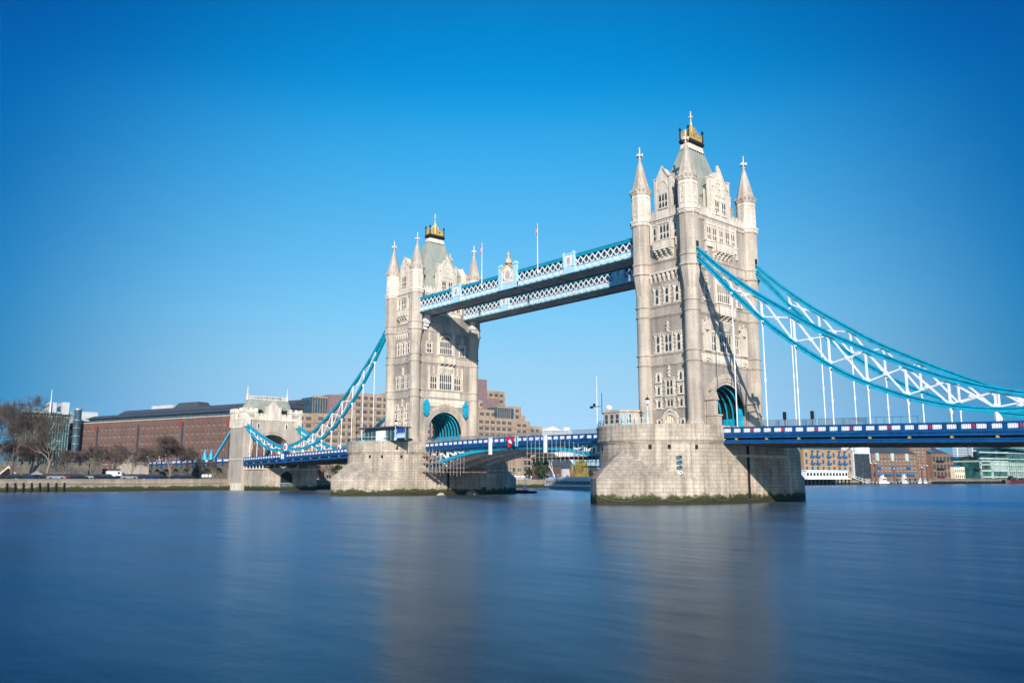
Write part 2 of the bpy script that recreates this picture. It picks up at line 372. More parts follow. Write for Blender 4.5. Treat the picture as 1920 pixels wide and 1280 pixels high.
def balcony(P, F, uc, wd, v0, v1, proj, ncorb, corb_h):
    mb = MB(); u0 = uc-wd/2; u1 = uc+wd/2
    mb.fb(F, u0-.1, u1+.1, v0-.2, v0, 0, proj+.1); mb.fb(F, u0-.1, u1+.1, v1, v1+.18, 0, proj+.12)
    mb.fb(F, u0, u1, v0, v1, proj-.18, proj)
    mb.fb(F, u0, u0+.18, v0, v1, 0, proj-.18); mb.fb(F, u1-.18, u1, v0, v1, 0, proj-.18)
    for k in range(4):
        t = u0+.2+(wd-.4)*(k+.5)/4; d = (wd-.4)/8-.1
        mb.fb(F, t-d, t+d, v0+.2, v1-.15, proj, proj+.05); 
    for u in (u0, (u0+u1)/2, u1): mb.fb(F, u-.16, u+.16, v0-.05, v1+.1, proj, proj+.09)
    for k in range(ncorb):
        u = u0+.25+(wd-.5)*k/(ncorb-1)
        for j in range(4):
            t = j/4; mb.fb(F, u-.17, u+.17, v0-.2-corb_h*(t+.25), v0-.2-corb_h*t, 0, proj*(1-t)*(1-.25*t)-.05*j)
    mb.build('balcony', STONE_P, P)

def octo_finial(mb, cx, cy, z, s=1.0):
    mb.lathe([(.28*s, z-.3), (.28*s, z), (.12*s, z+.05), (.12*s, z+2.6*s), (.2*s, z+2.75*s), (.0, z+3.1*s)], cx, cy, 8)
    for ax in (0, 1):
        d = .58*s
        if ax == 0: mb.box(cx-d, cx+d, cy-.12*s, cy+.12*s, z+1.15*s, z+1.45*s)
        else: mb.box(cx-.12*s, cx+.12*s, cy-d, cy+d, z+1.152*s, z+1.448*s)
    mb.box(cx-.2*s, cx+.2*s, cy-.2*s, cy+.2*s, z+.55*s, z+.75*s)
    for a in range(4):
        x = cx+math.cos(a*PI/2)*.55*s; y = cy+math.sin(a*PI/2)*.55*s
        mb.box(x-.14*s, x+.14*s, y-.14*s, y+.14*s, z+1.05*s, z+1.55*s)

ZB = 12.2       # terrace level of the main piers
def make_tower(cx, label, shore):
    """shore=+1: shore side is +x"""
    P = thing('bridge_tower', label, 'bridge tower', (cx, 0, ZB), 'the two main towers of the bridge')
    A, B = 5.22, 9.15; WX, WY = 5.42, 9.0
    # body
    body = MB()
    for s in (-1, 1): body.box(cx-WX, cx+WX, s*5.25, s*WY, ZB, 23.3)
    K = 24; r = 5.25; sp = 14.9
    for k in range(K):
        t0 = PI*k/K; t1 = PI*(k+1)/K
        y0, z0, y1, z1 = r*math.cos(t0), sp+r*math.sin(t0), r*math.cos(t1), sp+r*math.sin(t1)
        body.face([(cx+WX, y1, z1), (cx+WX, y0, z0), (cx+WX, y0, 23.3), (cx+WX, y1, 23.3)])
        body.face([(cx-WX, y0, z0), (cx-WX, y1, z1), (cx-WX, y1, 23.3), (cx-WX, y0, 23.3)])
    body.box(cx-WX, cx+WX, -WY, WY, 23.3, 50.2)
    body.build('wall', STONE_W, P)
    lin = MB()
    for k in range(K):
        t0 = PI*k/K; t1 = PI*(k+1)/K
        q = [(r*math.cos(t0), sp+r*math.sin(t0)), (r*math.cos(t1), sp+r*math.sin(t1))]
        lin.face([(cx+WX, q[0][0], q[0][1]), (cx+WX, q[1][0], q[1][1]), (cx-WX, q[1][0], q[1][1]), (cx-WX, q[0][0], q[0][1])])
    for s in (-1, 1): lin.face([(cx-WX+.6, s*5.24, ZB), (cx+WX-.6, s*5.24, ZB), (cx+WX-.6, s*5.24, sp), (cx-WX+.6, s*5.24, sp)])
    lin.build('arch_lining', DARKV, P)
    rib = MB()
    Fx = lambda xx: face_frame((xx, 0, 0), (0, 1, 0), (1, 0, 0))
    for k in range(8):
        x = cx-WX+1.0+k*(2*WX-2.0)/7
        rib.arc(Fx(x), 0, sp, 4.92, 5.2, -.08, .08, 0, PI, 20)
        for s in (-1, 1): rib.box(x-.08, x+.08, s*4.92, s*5.2, ZB+2.2, sp)
    for s in (-1, 1): rib.box(cx-WX+.8, cx+WX-.8, s*4.95, s*5.2, ZB, ZB+2.3)
    for s in (-1, 1):
        for k in range(10): x = cx-WX+1.0+k*1.0; rib.box(x, x+.5, s*4.87, s*4.95, ZB+.4, ZB+2.0)
    rib.build('arch_rib', TEAL, P)
    # turrets
    for sx in (-1, 1):
        for sy in (-1, 1):
            x = cx+sx*A; y = sy*B
            t = MB()
            t.lathe([(1.75, ZB-.1), (1.75, 12.9), (1.6, 13.2), (1.42, 13.5), (1.30, 13.9), (1.30, 36.2)], x, y, 28)
            for z in (23.6, 25.4, 32.3, 34.1): t.ring(x, y, z+.15, 1.30, .42, .2, 28)
            t.lathe([(1.30, 36.2), (1.42, 37.4), (1.62, 38.8), (1.80, 40.0)], x, y, 8, PI/8)
            t.lathe([(1.80, 40.0), (2.05, 40.15), (2.05, 40.4), (1.83, 40.55), (1.83, 41.8), (2.0, 41.95), (2.0, 42.15), (1.80, 42.3), (1.80, 49.3)], x, y, 8, PI/8)
            tu = t.build('turret', STONE_T, P)
            u = MB()
            u.lathe([(1.80, 49.3), (2.1, 49.7), (2.1, 49.95), (2.22, 50.0), (2.22, 50.3), (1.76, 50.4), (1.76, 54.6), (1.84, 54.65), (1.84, 54.9), (1.76, 54.95), (1.76, 55.3), (1.95, 55.45)], x, y, 8, PI/8)
            for k in range(8):
                a = k*PI/4; Fk = face_frame((x, y, 0), (-math.sin(a), math.cos(a), 0), (math.cos(a), math.sin(a), 0)); ap = 1.76*math.cos(PI/8)
                u.fb(Fk, -.42, -.3, 51.2, 54.2, ap, ap+.07); u.fb(Fk, .3, .42, 51.2, 54.2, ap, ap+.07)
                for v in (51.2, 52.2, 53.3, 54.2): u.fb(Fk, -.3, .3, v, v+.14, ap, ap+.07)
                gothic(u, Fk, -.3, .3, 54.2, .4, ap, ap+.07); u.fb(Fk, -.07, .07, 52.4, 53.3, ap, ap+.06)
                for q in (-.42, .0, .42): u.fb(Fk, q-.12, q+.12, 49.35, 49.72, ap, ap+.3)
            u.build('turret_top', STONE_P, P)
            c = MB()
            c.lathe([(1.95, 55.45), (1.95, 56.0), (1.78, 56.05), (1.1, 58.9), (.62, 60.9), (.27, 62.2)], x, y, 8, PI/8)
            for k in range(16):
                a = k*PI/8+PI/16; q = 1.9*math.cos(PI/8)/max(math.cos((a % (PI/4))-PI/8), .9)
                c.box(x+math.cos(a)*1.86-.13, x+math.cos(a)*1.86+.13, y+math.sin(a)*1.86-.13, y+math.sin(a)*1.86+.13, 55.9, 56.4)
            sp_ = c.build('spire', STONE_T, P)
            f = MB(); octo_finial(f, x, y, 62.1, .98); f.build('finial', STONE_P, sp_)
            if sx == shore or True:
                if sx*shore > 0:      # recess where the chain leaves the turret
                    MB().box(x+sx*1.55, x+sx*1.72, y-.35, y+.35, 41.0, 44.3).build('chain_slot', DARKV, P)
    # faces
    FW = face_frame((cx, -WY, 0), (1, 0, 0), (0, -1, 0)); FE = face_frame((cx, WY, 0), (-1, 0, 0), (0, 1, 0))
    FS = face_frame((cx+WX, 0, 0), (0, 1, 0), (1, 0, 0)); FN = face_frame((cx-WX, 0, 0), (0, -1, 0), (-1, 0, 0))
    # string courses
    for F, hw in ((FW, 3.95), (FE, 3.95), (FS, 8.0), (FN, 8.0)):
        st = MB()
        for z in (23.6, 25.4, 32.3, 34.1, 40.4, 42.15): st = MB(); st.fb(F, -hw, hw, z-.05, z+.17, 0, .24); st.fb(F, -hw, hw, z-.25, z-.05, 0, .12); st.build('string_course', STONE_T, P)
        MB().fb(F, -hw, hw, ZB, 12.9, 0, .12).build('plinth', STONE_T, P)
        for a, b in ((23.77, 25.15), (32.47, 33.85), (40.57, 41.9)): MB().fb(F, -hw, hw, a, b, 0, .05).build('ashlar_band', STONE_T, P)
        co = MB(); co.fb(F, -hw, hw, 49.6, 49.85, 0, .35); co.fb(F, -hw, hw, 49.85, 50.25, 0, .55)
        n = int(hw*2/.55)
        for k in range(n): u = -hw+(k+.5)*2*hw/n; co.fb(F, u-.13, u+.13, 49.25, 49.6, 0, .3)
        # battlemented parapet
        co.fb(F, -hw, hw, 50.25, 51.0, .0, .3)
        n = int(hw*2/1.1)
        for k in range(n): u = -hw+(k+.5)*2*hw/n; co.fb(F, u-.32, u+.32, 51.0, 51.65, .0, .3); co.fb(F, u-.36, u+.36, 51.65, 51.75, -.04, .36)
        for k in range(n): u = -hw+(k+.5)*2*hw/n; co.fb(F, u-.2, u+.2, 50.4, 50.8, .3, .34)
        co.build('parapet', STONE_P, P)
    # narrow (river-wise) faces
    for F in (FW, FE):
        d = MB()
        d.arc(F, 0, 13.6, 1.15, 1.6, 0, .3, 0, PI, 14, 1.0); 
        for s in (-1, 1): d.fb(F, s*1.15, s*1.6, ZB, 13.6, 0, .3)
        # pointed head
        d.fpoly(F, [(-1.6, 14.0), (-1.0, 14.9), (0, 15.5), (1.0, 14.9), (1.6, 14.0), (1.75, 14.2), (1.1, 15.2), (0, 15.85), (-1.1, 15.2), (-1.75, 14.2)][::-1], 0, .38)
        for k in range(4): u = -.75+k*.5; d.fb(F, u-.06, u+.06, 13.35, 14.5, .03, .14)
        d.fb(F, -1.15, 1.15, 13.15, 13.4, .03, .2)
        dr = d.build('doorway', STONE_P, P)
        MB().fpoly(F, [(-1.15, ZB), (1.15, ZB), (1.15, 13.6), (.8, 14.5), (0, 14.76), (-.8, 14.5), (-1.15, 13.6)], 0, .015).build('door', STONE_T if 0 else CREAM, dr)
        MB().fb(F, -.7, .7, ZB, 13.15, .016, .05).build('door_opening', DARKV, dr)
        for s in (-1, 1): window(P, F, s*2.5, 12.85, 13.9, .6, 1, (), .22, .15, hood=False)
        ba = MB(); ba.fb(F, -3.6, 3.6, 15.75, 16.05, 0, .13); ba.fb(F, -3.6, -1.0, 18.0, 18.25, 0, .08); ba.fb(F, 1.0, 3.6, 18.0, 18.25, 0, .08)
        ba.build('stone_band', STONE_P, P)
        window(P, F, 0, 16.3, 17.5, 1.25, 2); window(P, F, 0, 18.3, 20.8, 1.35, 2, (.5,), .3, .24)
        MB().fb(F, -.9, .9, 17.75, 18.0, 0, .16).build('carved_panel', STONE_P, P)
        for s in (-1, 1):
            window(P, F, s*2.4, 16.2, 17.4, .62, 1, (), .24); window(P, F, s*2.4, 18.4, 19.8, .62, 1, (), .24); window(P, F, s*2.4, 20.7, 22.0, .62, 1, (), .26, hood=False)
        fi = MB(); finial(fi, F, 0, 21.4, 23.35, .35); finial(fi, F, 0, 29.35, 31.2, .35)
        fi.build('carved_finial', STONE_P, P)
        window(P, F, 0, 25.9, 28.8, 1.45, 2, (.52,)); window(P, F, -2.25, 25.9, 28.8, .72, 1, (.52,)); window(P, F, 2.25, 25.9, 28.8, .72, 1, (.52,))
        for u in (-2.2, 0, 2.2): window(P, F, u, 34.6, 37.3, .72, 1, (.52,))
        ct = MB(); n = 8
        for k in range(n):
            u = -3.4+k*6.8/(n-1)
            ct.fb(F, u-.18, u+.18, 39.3, 40.1, 0, .45); ct.fb(F, u-.15, u+.15, 38.9, 39.3, 0, .28); ct.fb(F, u-.12, u+.12, 38.5, 38.9, 0, .15)
        ct.fb(F, -3.7, 3.7, 40.0, 40.35, 0, .5); ct.build('corbel_table', STONE_P, P)
        # upper stage
        pn = MB(); pn.fb(F, -1.6, 1.6, 42.4, 49.3, 0, .12)
        for u in (-3.05, -1.55, 1.55, 3.05): pn.fb(F, u-.16, u+.16, 45.6, 49.6, .0, .34)
        pn.fb(F, -3.3, 3.3, 48.95, 49.3, 0, .26); pn.build('carved_panel', STONE_P, P)
        window(P, face_frame(F(0, 0, .12), Vector(F(1, 0, 0))-Vector(F(0, 0, 0)), Vector(F(0, 0, 1))-Vector(F(0, 0, 0))), 0, 46.1, 48.8, 2.1, 3, (.45,), .2)
        for s in (-1, 1): window(P, F, s*2.3, 46.1, 48.6, .6, 1, (.45,), .24, hood=False)
        balcony(P, F, 0, 3.7, 44.3, 45.7, 1.1, 4, 1.5)
        for s in (-1, 1):
            cb = MB(); cb.fb(F, s*2.75-.3, s*2.75+.3, 44.5, 45.9, 0, .4); cb.fb(F, s*2.75-.2, s*2.75+.2, 43.6, 44.5, 0, .25); cb.build('corbel', STONE_P, P)
        # gable
        g = MB(); g.fpoly(F, [(-1.55, 50.25), (1.55, 50.25), (1.55, 57.0), (0, 59.5), (-1.55, 57.0)], -1.3, .25)
        for s in (-1, 1):
            g.fb(F, s*1.35, s*1.85, 50.25, 57.5, -.35, .42); g.fb(F, s*1.25, s*1.95, 57.5, 57.7, -.4, .5)
            g.fpoly(F, [(s*1.5, 57.1), (s*1.5, 57.5), (0, 59.9), (0, 59.5)][::s], .25, .42)
        g.arc(F, 0, 55.4, .95, 1.15, .25, .36, 0, PI, 10, 1.5)
        g.fb(F, -1.2, 1.2, 50.6, 51.3, .25, .33)
        gb = g.build('gable', STONE_P, P)
        window(gb, face_frame(F(0, 0, .25), Vector(F(1, 0, 0))-Vector(F(0, 0, 0)), Vector(F(0, 0, 1))-Vector(F(0, 0, 0))), 0, 52.0, 54.5, 1.9, 3, (.45,), .12, .14, quoin=False, hood=False)
        rf = MB(); rf.hexa([F(-1.5, 56.9, -1.3), F(0, 59.2, -1.3), F(0, 59.2, -4.5), F(-1.5, 56.9, -4.5), F(-1.5, 57.05, -1.3), F(0, 59.38, -1.3), F(0, 59.38, -4.5), F(-1.5, 57.05, -4.5)])
        rf.hexa([F(0, 59.2, -1.3), F(1.5, 56.9, -1.3), F(1.5, 56.9, -4.5), F(0, 59.2, -4.5), F(0, 59.38, -1.3), F(1.5, 57.05, -1.3), F(1.5, 57.05, -4.5), F(0, 59.38, -4.5)])
        rf.build('dormer_roof', SLATE, P)
        dw = MB(); dw.fb(F, -1.35, 1.35, 50.25, 57.0, -4.0, -1.3); dw.build('dormer_wall', STONE_W, P)
    # road faces
    for F, river in ((FS, shore < 0), (FN, shore > 0)):
        ar = MB()
        for k, (ra, rb, n1) in enumerate(((5.25, 5.75, .12), (5.75, 6.25, .3), (6.25, 6.75, .45), (6.75, 7.15, .28))):
            ar.arc(F, 0, 14.9, ra, rb, 0, n1, 0, PI, 28)
            for s in (-1, 1): ar.fb(F, s*ra, s*rb, ZB, 14.9, 0, n1)
        ar.build('arch_moulding', STONE_T, P)
        if not river:
            for s in (-1, 1):
                u = s*6.35; bt = MB()
                bt.fb(F, u-.65, u+.65, ZB, 14.4, .45, 2.6); bt.fb(F, u-.5, u+.5, 14.4, 17.0, .45, 2.0)
                bt.fpoly(face_frame(F(u, 0, 0), Vector(F(0, 0, 1))-Vector(F(0, 0, 0)), Vector(F(-1, 0, 0))-Vector(F(0, 0, 0))) if 0 else F, [(u-.75, 17.0), (u+.75, 17.0), (u, 18.4)], .3, 2.2)
                bt.fb(F, u-.12, u+.12, 18.3, 19.1, 1.0, 1.3); bt.fb(F, u-.3, u+.3, 18.6, 18.8, 1.0, 1.3)
                bt.fb(F, u-.8, u+.8, 14.3, 14.55, .45, 2.75)
                bt.build('buttress', STONE_T, P)
            gt = MB()
            gt.fb(F, 3.9, 5.2, ZB, 16.2, -.6, -.3); gt.fb(F, -5.2, -3.9, ZB, 14.8, -.6, -.3)
            gt.build('blue_hoarding', TEAL, P)
            # white carved band and niches
            cb = MB(); cb.fb(F, -7.0, 7.0, 23.8, 25.2, .05, .16)
            for k in range(8):
                u = -6.1+k*1.75; cb.fb(F, u-.55, u+.55, 24.05, 24.95, .16, .22)
            for s in (-1, 1):
                cb.fb(F, s*5.6-.5, s*5.6+.5, 24.3, 25.1, .16, .6); cb.fb(F, s*5.6-.35, s*5.6+.35, 23.9, 24.3, .16, .4)
            cb.build('carved_panel', STONE_P, P)
            for s in (-1, 1):
                u = s*5.7; ni = MB()
                ni.fb(F, u-.75, u-.45, 25.6, 29.3, 0, .5); ni.fb(F, u+.45, u+.75, 25.6, 29.3, 0, .5); ni.fpoly(F, [(u-.85, 29.3), (u+.85, 29.3), (u, 30.9)], 0, .6)
                ni.fb(F, u-.5, u+.5, 25.6, 27.3, 0, .55); ni.fb(F, u-.1, u+.1, 30.7, 31.6, .2, .4); ni.fb(F, u-.25, u+.25, 31.0, 31.2, .15, .45)
                for q in (-.95, .95): ni.fb(F, u+q-.1, u+q+.1, 28.6, 31.0, 0, .35); ni.fb(F, u+q-.2, u+q+.2, 30.0, 30.3, 0, .4)
                ni.fb(F, u-.2, u+.2, 27.3, 28.7, .1, .4)
                ni.build('statue_niche', STONE_P, P)
            fr = MB(); fr.fb(F, -4.6, 4.6, 29.1, 29.4, .0, .3)
            for u in (-4.75, -2.45, 2.45, 4.75): fr.fb(F, u-.2, u+.2, 25.6, 30.4, 0, .42); fr.fpoly(F, [(u-.25, 30.4), (u+.25, 30.4), (u, 31.3)], 0, .45)
            fr.build('window_pier', STONE_P, P)
            window(P, F, 0, 25.9, 29.0, 3.5, 5, (.48,)); 
            for s in (-1, 1): window(P, F, s*3.6, 25.9, 28.6, 1.1, 2, (.48,), .2)
            l3 = ((0, 34.9, 38.0, 3.7, 6),); l3s = ((-5.0, 1.05), (5.0, 1.05))
        else:
            cb = MB(); cb.fb(F, -4.6, 4.6, 23.8, 25.2, .05, .16)
            for k in range(6): cb.fb(F, -4.3+k*1.5, -3.2+k*1.5, 24.1, 24.95, .16, .22)
            cb.fb(F, -6.3, 6.3, 21.6, 23.3, .0, .14)
            for k in range(15):
                u = -6.0+k*.85; cb.fb(F, u-.3, u+.3, 22.0+(k % 2)*.3, 22.9, .14, .25); cb.fb(F, u-.12, u+.12, 21.4, 22.0, .14, .22)
            cb.build('carved_band', STONE_P, P)
            cb = MB()
            for k in range(15):
                u = -6.0+k*.85; cb.fb(F, u-.2, u+.2, 22.3+(k % 3)*.15, 22.75, .25, .3)
            cb.build('painted_carvings', CREAM, P)
            for s in (-1, 1):
                u = s*6.1; lb = MB(); lb.fb(F, u-.6, u+.6, 19.6, 21.8, .2, 1.1)
                lb.fpoly(F, [(u-.75, 21.8), (u+.75, 21.8), (u, 23.1)], .1, 1.2); lb.fpoly(F, [(u-.6, 19.6), (u, 18.9), (u+.6, 19.6)], .3, 1.0)
                lb.build('signal_box', TEAL, P)
            window(P, F, 0, 25.9, 29.6, 3.7, 6, (.48,))
            for s in (-1, 1): window(P, F, s*3.75, 25.9, 29.0, 1.9, 3, (.48,), .2)
            fr = MB()
            for u in (-5.2, -2.4, 2.4, 5.2): fr.fb(F, u-.18, u+.18, 25.5, 30.4, 0, .4); fr.fpoly(F, [(u-.25, 30.4), (u+.25, 30.4), (u, 31.6)], 0, .42)
            for u in (-3.75, 3.75): finial(fr, F, u, 29.5, 31.6, .35)
            fr.fpoly(F, [(-1.9, 30.0), (1.9, 30.0), (2.1, 31.7), (-2.1, 31.7)], 0, .3)
            fr.build('window_pier', STONE_P, P)
            l3 = ((0, 34.9, 38.0, 3.7, 6),); l3s = ((-5.2, 1.3), (5.2, 1.3))
        for uc, v0, v1, wd, li in l3:
            window(P, F, uc, v0, v1, wd, li, (.5,), .35, .22, head=True, hood=False)
            am = MB(); am.arc(F, uc, v1, wd/2, wd/2+.35, 0, .3, 0, PI, 16, .72)
            for k in range(1, li): 
                du = -wd/2+wd*k/li; hh = .72*math.sqrt(max(0, (wd/2)**2-du*du)); am.fb(F, uc+du-.06, uc+du+.06, v1, v1+hh, .04, .16)
            for s in (-1, 1): am.fb(F, uc+s*(wd/2+.6)-.25, uc+s*(wd/2+.6)+.25, 34.4, 40.2, 0, .35)
            o = am.build('window_arch', STONE_P, P)
            MB().fpoly(F, [(uc+wd/2*math.cos(PI*k/14), v1+.72*wd/2*math.sin(PI*k/14)) for k in range(15)], 0, .02).build('pane', GLASS, o)
        for u, wd in l3s:
            window(P, F, u, 34.8, 37.2, wd, 2, (.5,)); f2 = MB(); finial(f2, F, u, 37.8, 39.9, .4); f2.build('carved_finial', STONE_P, P)
        balcony(P, F, 0, 4.6, 32.5, 34.0, .9, 4, .9)
        cg = MB()
        for j in range(5): cg.fb(F, -1.9+.15*j, 1.9-.15*j, 31.2-.3*(j+1), 31.2-.3*j, 0, .75-.13*j)
        cg.build('carved_corbel', STONE_P, P)
        # upper stage
        pn = MB(); pn.fb(F, -4.6, 4.6, 44.6, 49.3, 0, .1)
        for u in (-4.6, -2.9, -1.1, 1.1, 2.9, 4.6) if not river else (-4.6, 0, 4.6): pn.fb(F, u-.17, u+.17, 45.4, 49.55, .0, .34)
        pn.fb(F, -4.9, 4.9, 48.7, 49.2, 0, .22); pn.build('carved_panel', STONE_P, P)
        F2 = face_frame(F(0, 0, .1), Vector(F(1, 0, 0))-Vector(F(0, 0, 0)), Vector(F(0, 0, 1))-Vector(F(0, 0, 0)))
        for u in (-3.75, -2.0+.0, 0.0, 2.0, 3.75): window(P, F2, u, 45.95, 48.2, 1.05, 2, (.45,), .12, .16, hood=False, quoin=False)
        if not river:
            balcony(P, F, 0, 5.2, 44.0, 45.5, 1.0, 5, 1.3)
            bl = MB(); bl.fb(F, -4.9, -2.7, 44.6, 45.6, 0, .35); bl.fb(F, 2.7, 4.9, 44.6, 45.6, 0, .35); bl.fb(F, -5.2, -2.7, 45.5, 45.7, 0, .45); bl.fb(F, 2.7, 5.2, 45.5, 45.7, 0, .45)
            for s in (-1, 1): bl.fb(F, s*4.8-.2, s*4.8+.2, 43.5, 44.6, 0, .3)
            bl.build('carved_panel', STONE_P, P)
        else:
            for u in (-4.6*1, 8.2*1): pass
        # gable with two lancet pairs
        g = MB(); g.fpoly(F, [(-2.5, 50.25), (2.5, 50.25), (2.5, 55.6), (0, 59.6), (-2.5, 55.6)], -1.6, .25)
        for s in (-1, 1):
            g.fb(F, s*2.3, s*2.95, 50.25, 57.7, -.5, .45); g.fb(F, s*2.2, s*3.05, 57.7, 57.95, -.6, .55)
            g.fpoly(F, [(s*2.5, 55.7), (s*2.5, 56.1), (0, 60.1), (0, 59.6)][::s], .25, .45)
            for j in range(4): g.fb(F, s*(.35+j*.55)-.14, s*(.35+j*.55)+.14, 57.7-j*.75, 58.0-j*.75, .25, .4)
            g.arc(F, s*1.05, 53.6, .75, .92, .25, .38, 0, PI, 8, 1.4)
        for j in range(3): g.fb(F, -.15, .15, 54.6+j*1.2, 55.0+j*1.2, .25, .42); g.fb(F, -.4, .4, 54.72+j*1.2, 54.88+j*1.2, .25, .36)
        g.fb(F, -.2, .2, 59.5, 60.6, -.2, .2)
        gb = g.build('gable', STONE_P, P)
        F3 = face_frame(F(0, 0, .25), Vector(F(1, 0, 0))-Vector(F(0, 0, 0)), Vector(F(0, 0, 1))-Vector(F(0, 0, 0)))
        for s in (-1, 1): window(gb, F3, s*1.05, 51.2, 53.6, 1.15, 2, (.5,), .1, .13, quoin=False, hood=False)
        rf = MB()
        for s in (-1, 1):
            q = [F(0, 59.3, -1.6), F(s*2.9, 54.8, -1.6), F(s*2.9, 54.8, -4.2), F(0, 59.3, -5.0)]; q2 = [(a[0], a[1], a[2]+.15) for a in q]
            rf.hexa(q+q2)
        rf.build('dormer_roof', SLATE, P)
        dw = MB(); dw.fb(F, -2.2, 2.2, 50.25, 55.3, -4.0, -1.6); dw.build('dormer_wall', STONE_W, P)
    # roof
    rf = MB(); lv = ((50.3, 4.7, 7.8), (53.5, 3.7, 6.6), (57, 2.75, 5.5), (61, 1.8, 4.1), (66.0, .75, 2.1))
    for a, b in zip(lv, lv[1:]): rf.frust(cx, 0, a[0], a[1], a[2], b[0], b[1], b[2])
    rf.build('roof', SLATE, P)
    cr = MB(); cr.frust(cx, 0, 65.0, 1.02, 2.46, 66.1, .85, 2.2); cr.build('roof_crown', STONE_P, P)
    ho = MB()
    for k in range(6):
        for s in (-1, 1): ho.box(cx-.8+k*.32-.07, cx-.8+k*.32+.07, s*2.5-.08, s*2.5+.08, 64.7, 64.95)
    for k in range(8):
        for s in (-1, 1): ho.box(cx+s*1.06-.08, cx+s*1.06+.08, -2.1+k*.6-.1, -2.1+k*.6+.1, 64.7, 64.95)
    ho.build('roof_vent', BLACK, P)
    lg = MB(); lg.frust(cx, 0, 66.1, .85, 2.2, 66.5, 1.15, 2.5); lg.box(cx-1.15, cx+1.15, -2.5, 2.5, 66.5, 66.8); lg.frust(cx, 0, 66.8, 1.15, 2.5, 67.2, .9, 2.2)
    lg.build('crown_ledge', BLACK, P)
    gd = MB()
    for sx in (-1, 1): gd.box(cx+sx*.85-.05, cx+sx*.85+.05, -2.1, 2.1, 67.2, 67.55)
    for sy in (-1, 1): gd.box(cx-.85, cx+.85, sy*2.1-.05, sy*2.1+.05, 67.2, 67.55)
    for k in range(7):
        for s in (-1, 1):
            y = -1.9+k*.63; h = 1.0+1.3*(1-abs(y)/1.9); gd.frust(cx+s*.85, y, 67.5, .08, .13, 67.5+h, .02, .03)
            x = cx-.8+k*.27; gd.frust(x, s*2.1, 67.5, .1, .08, 67.5+1.0+.6*(1-abs(x-cx)/.8), .03, .02)
    gd.lathe([(.45, 67.2), (.36, 68.2), (.26, 69.4), (.16, 70.9)], cx, 0, 6)
    for k in range(4):
        a = k*PI/2+PI/4; gd.beam((cx+1.1*math.cos(a), 2.6*math.sin(a), 67.4), (cx, 0, 70.5), .14, .14)
    gd.build('gilded_cresting', GOLD, P)
    for sx in (-1, 1):
        for sy in (-1, 1): MB().lathe([(.16, 67.2), (.13, 68.9), (.26, 69.0), (.26, 69.25), (.1, 69.4), (.0, 69.75)], cx+sx*.95, sy*2.25, 8).build('corner_lantern', BLACK, P)
    fn = MB(); fn.lathe([(.2, 70.4), (.2, 70.9), (.12, 71.0), (.12, 72.9), (.18, 73.0), (0, 73.3)], cx, 0, 8); fn.box(cx-.4, cx+.4, -.09, .09, 71.9, 72.15); fn.box(cx-.088, cx+.088, -.4, .4, 71.903, 72.147)
    fn.build('finial', STONE_P, P)
    ch = MB()
    for s in (-1, 1): ch.box(cx+s*3.4-.35, cx+s*3.4+.35, 6.2, 7.2, 50.3, 54.2); ch.box(cx+s*3.4-.42, cx+s*3.4+.42, 6.1, 7.3, 54.2, 54.5)
    ch.build('chimney', STONE_W, P)
    return P

NEAR = make_tower(41.15, 'larger stone gothic bridge tower at right with round corner turrets and gilded roof crown', 1)
FAR = make_tower(-41.15, 'smaller, farther stone gothic bridge tower with turquoise signal boxes beside its road arch', -1)

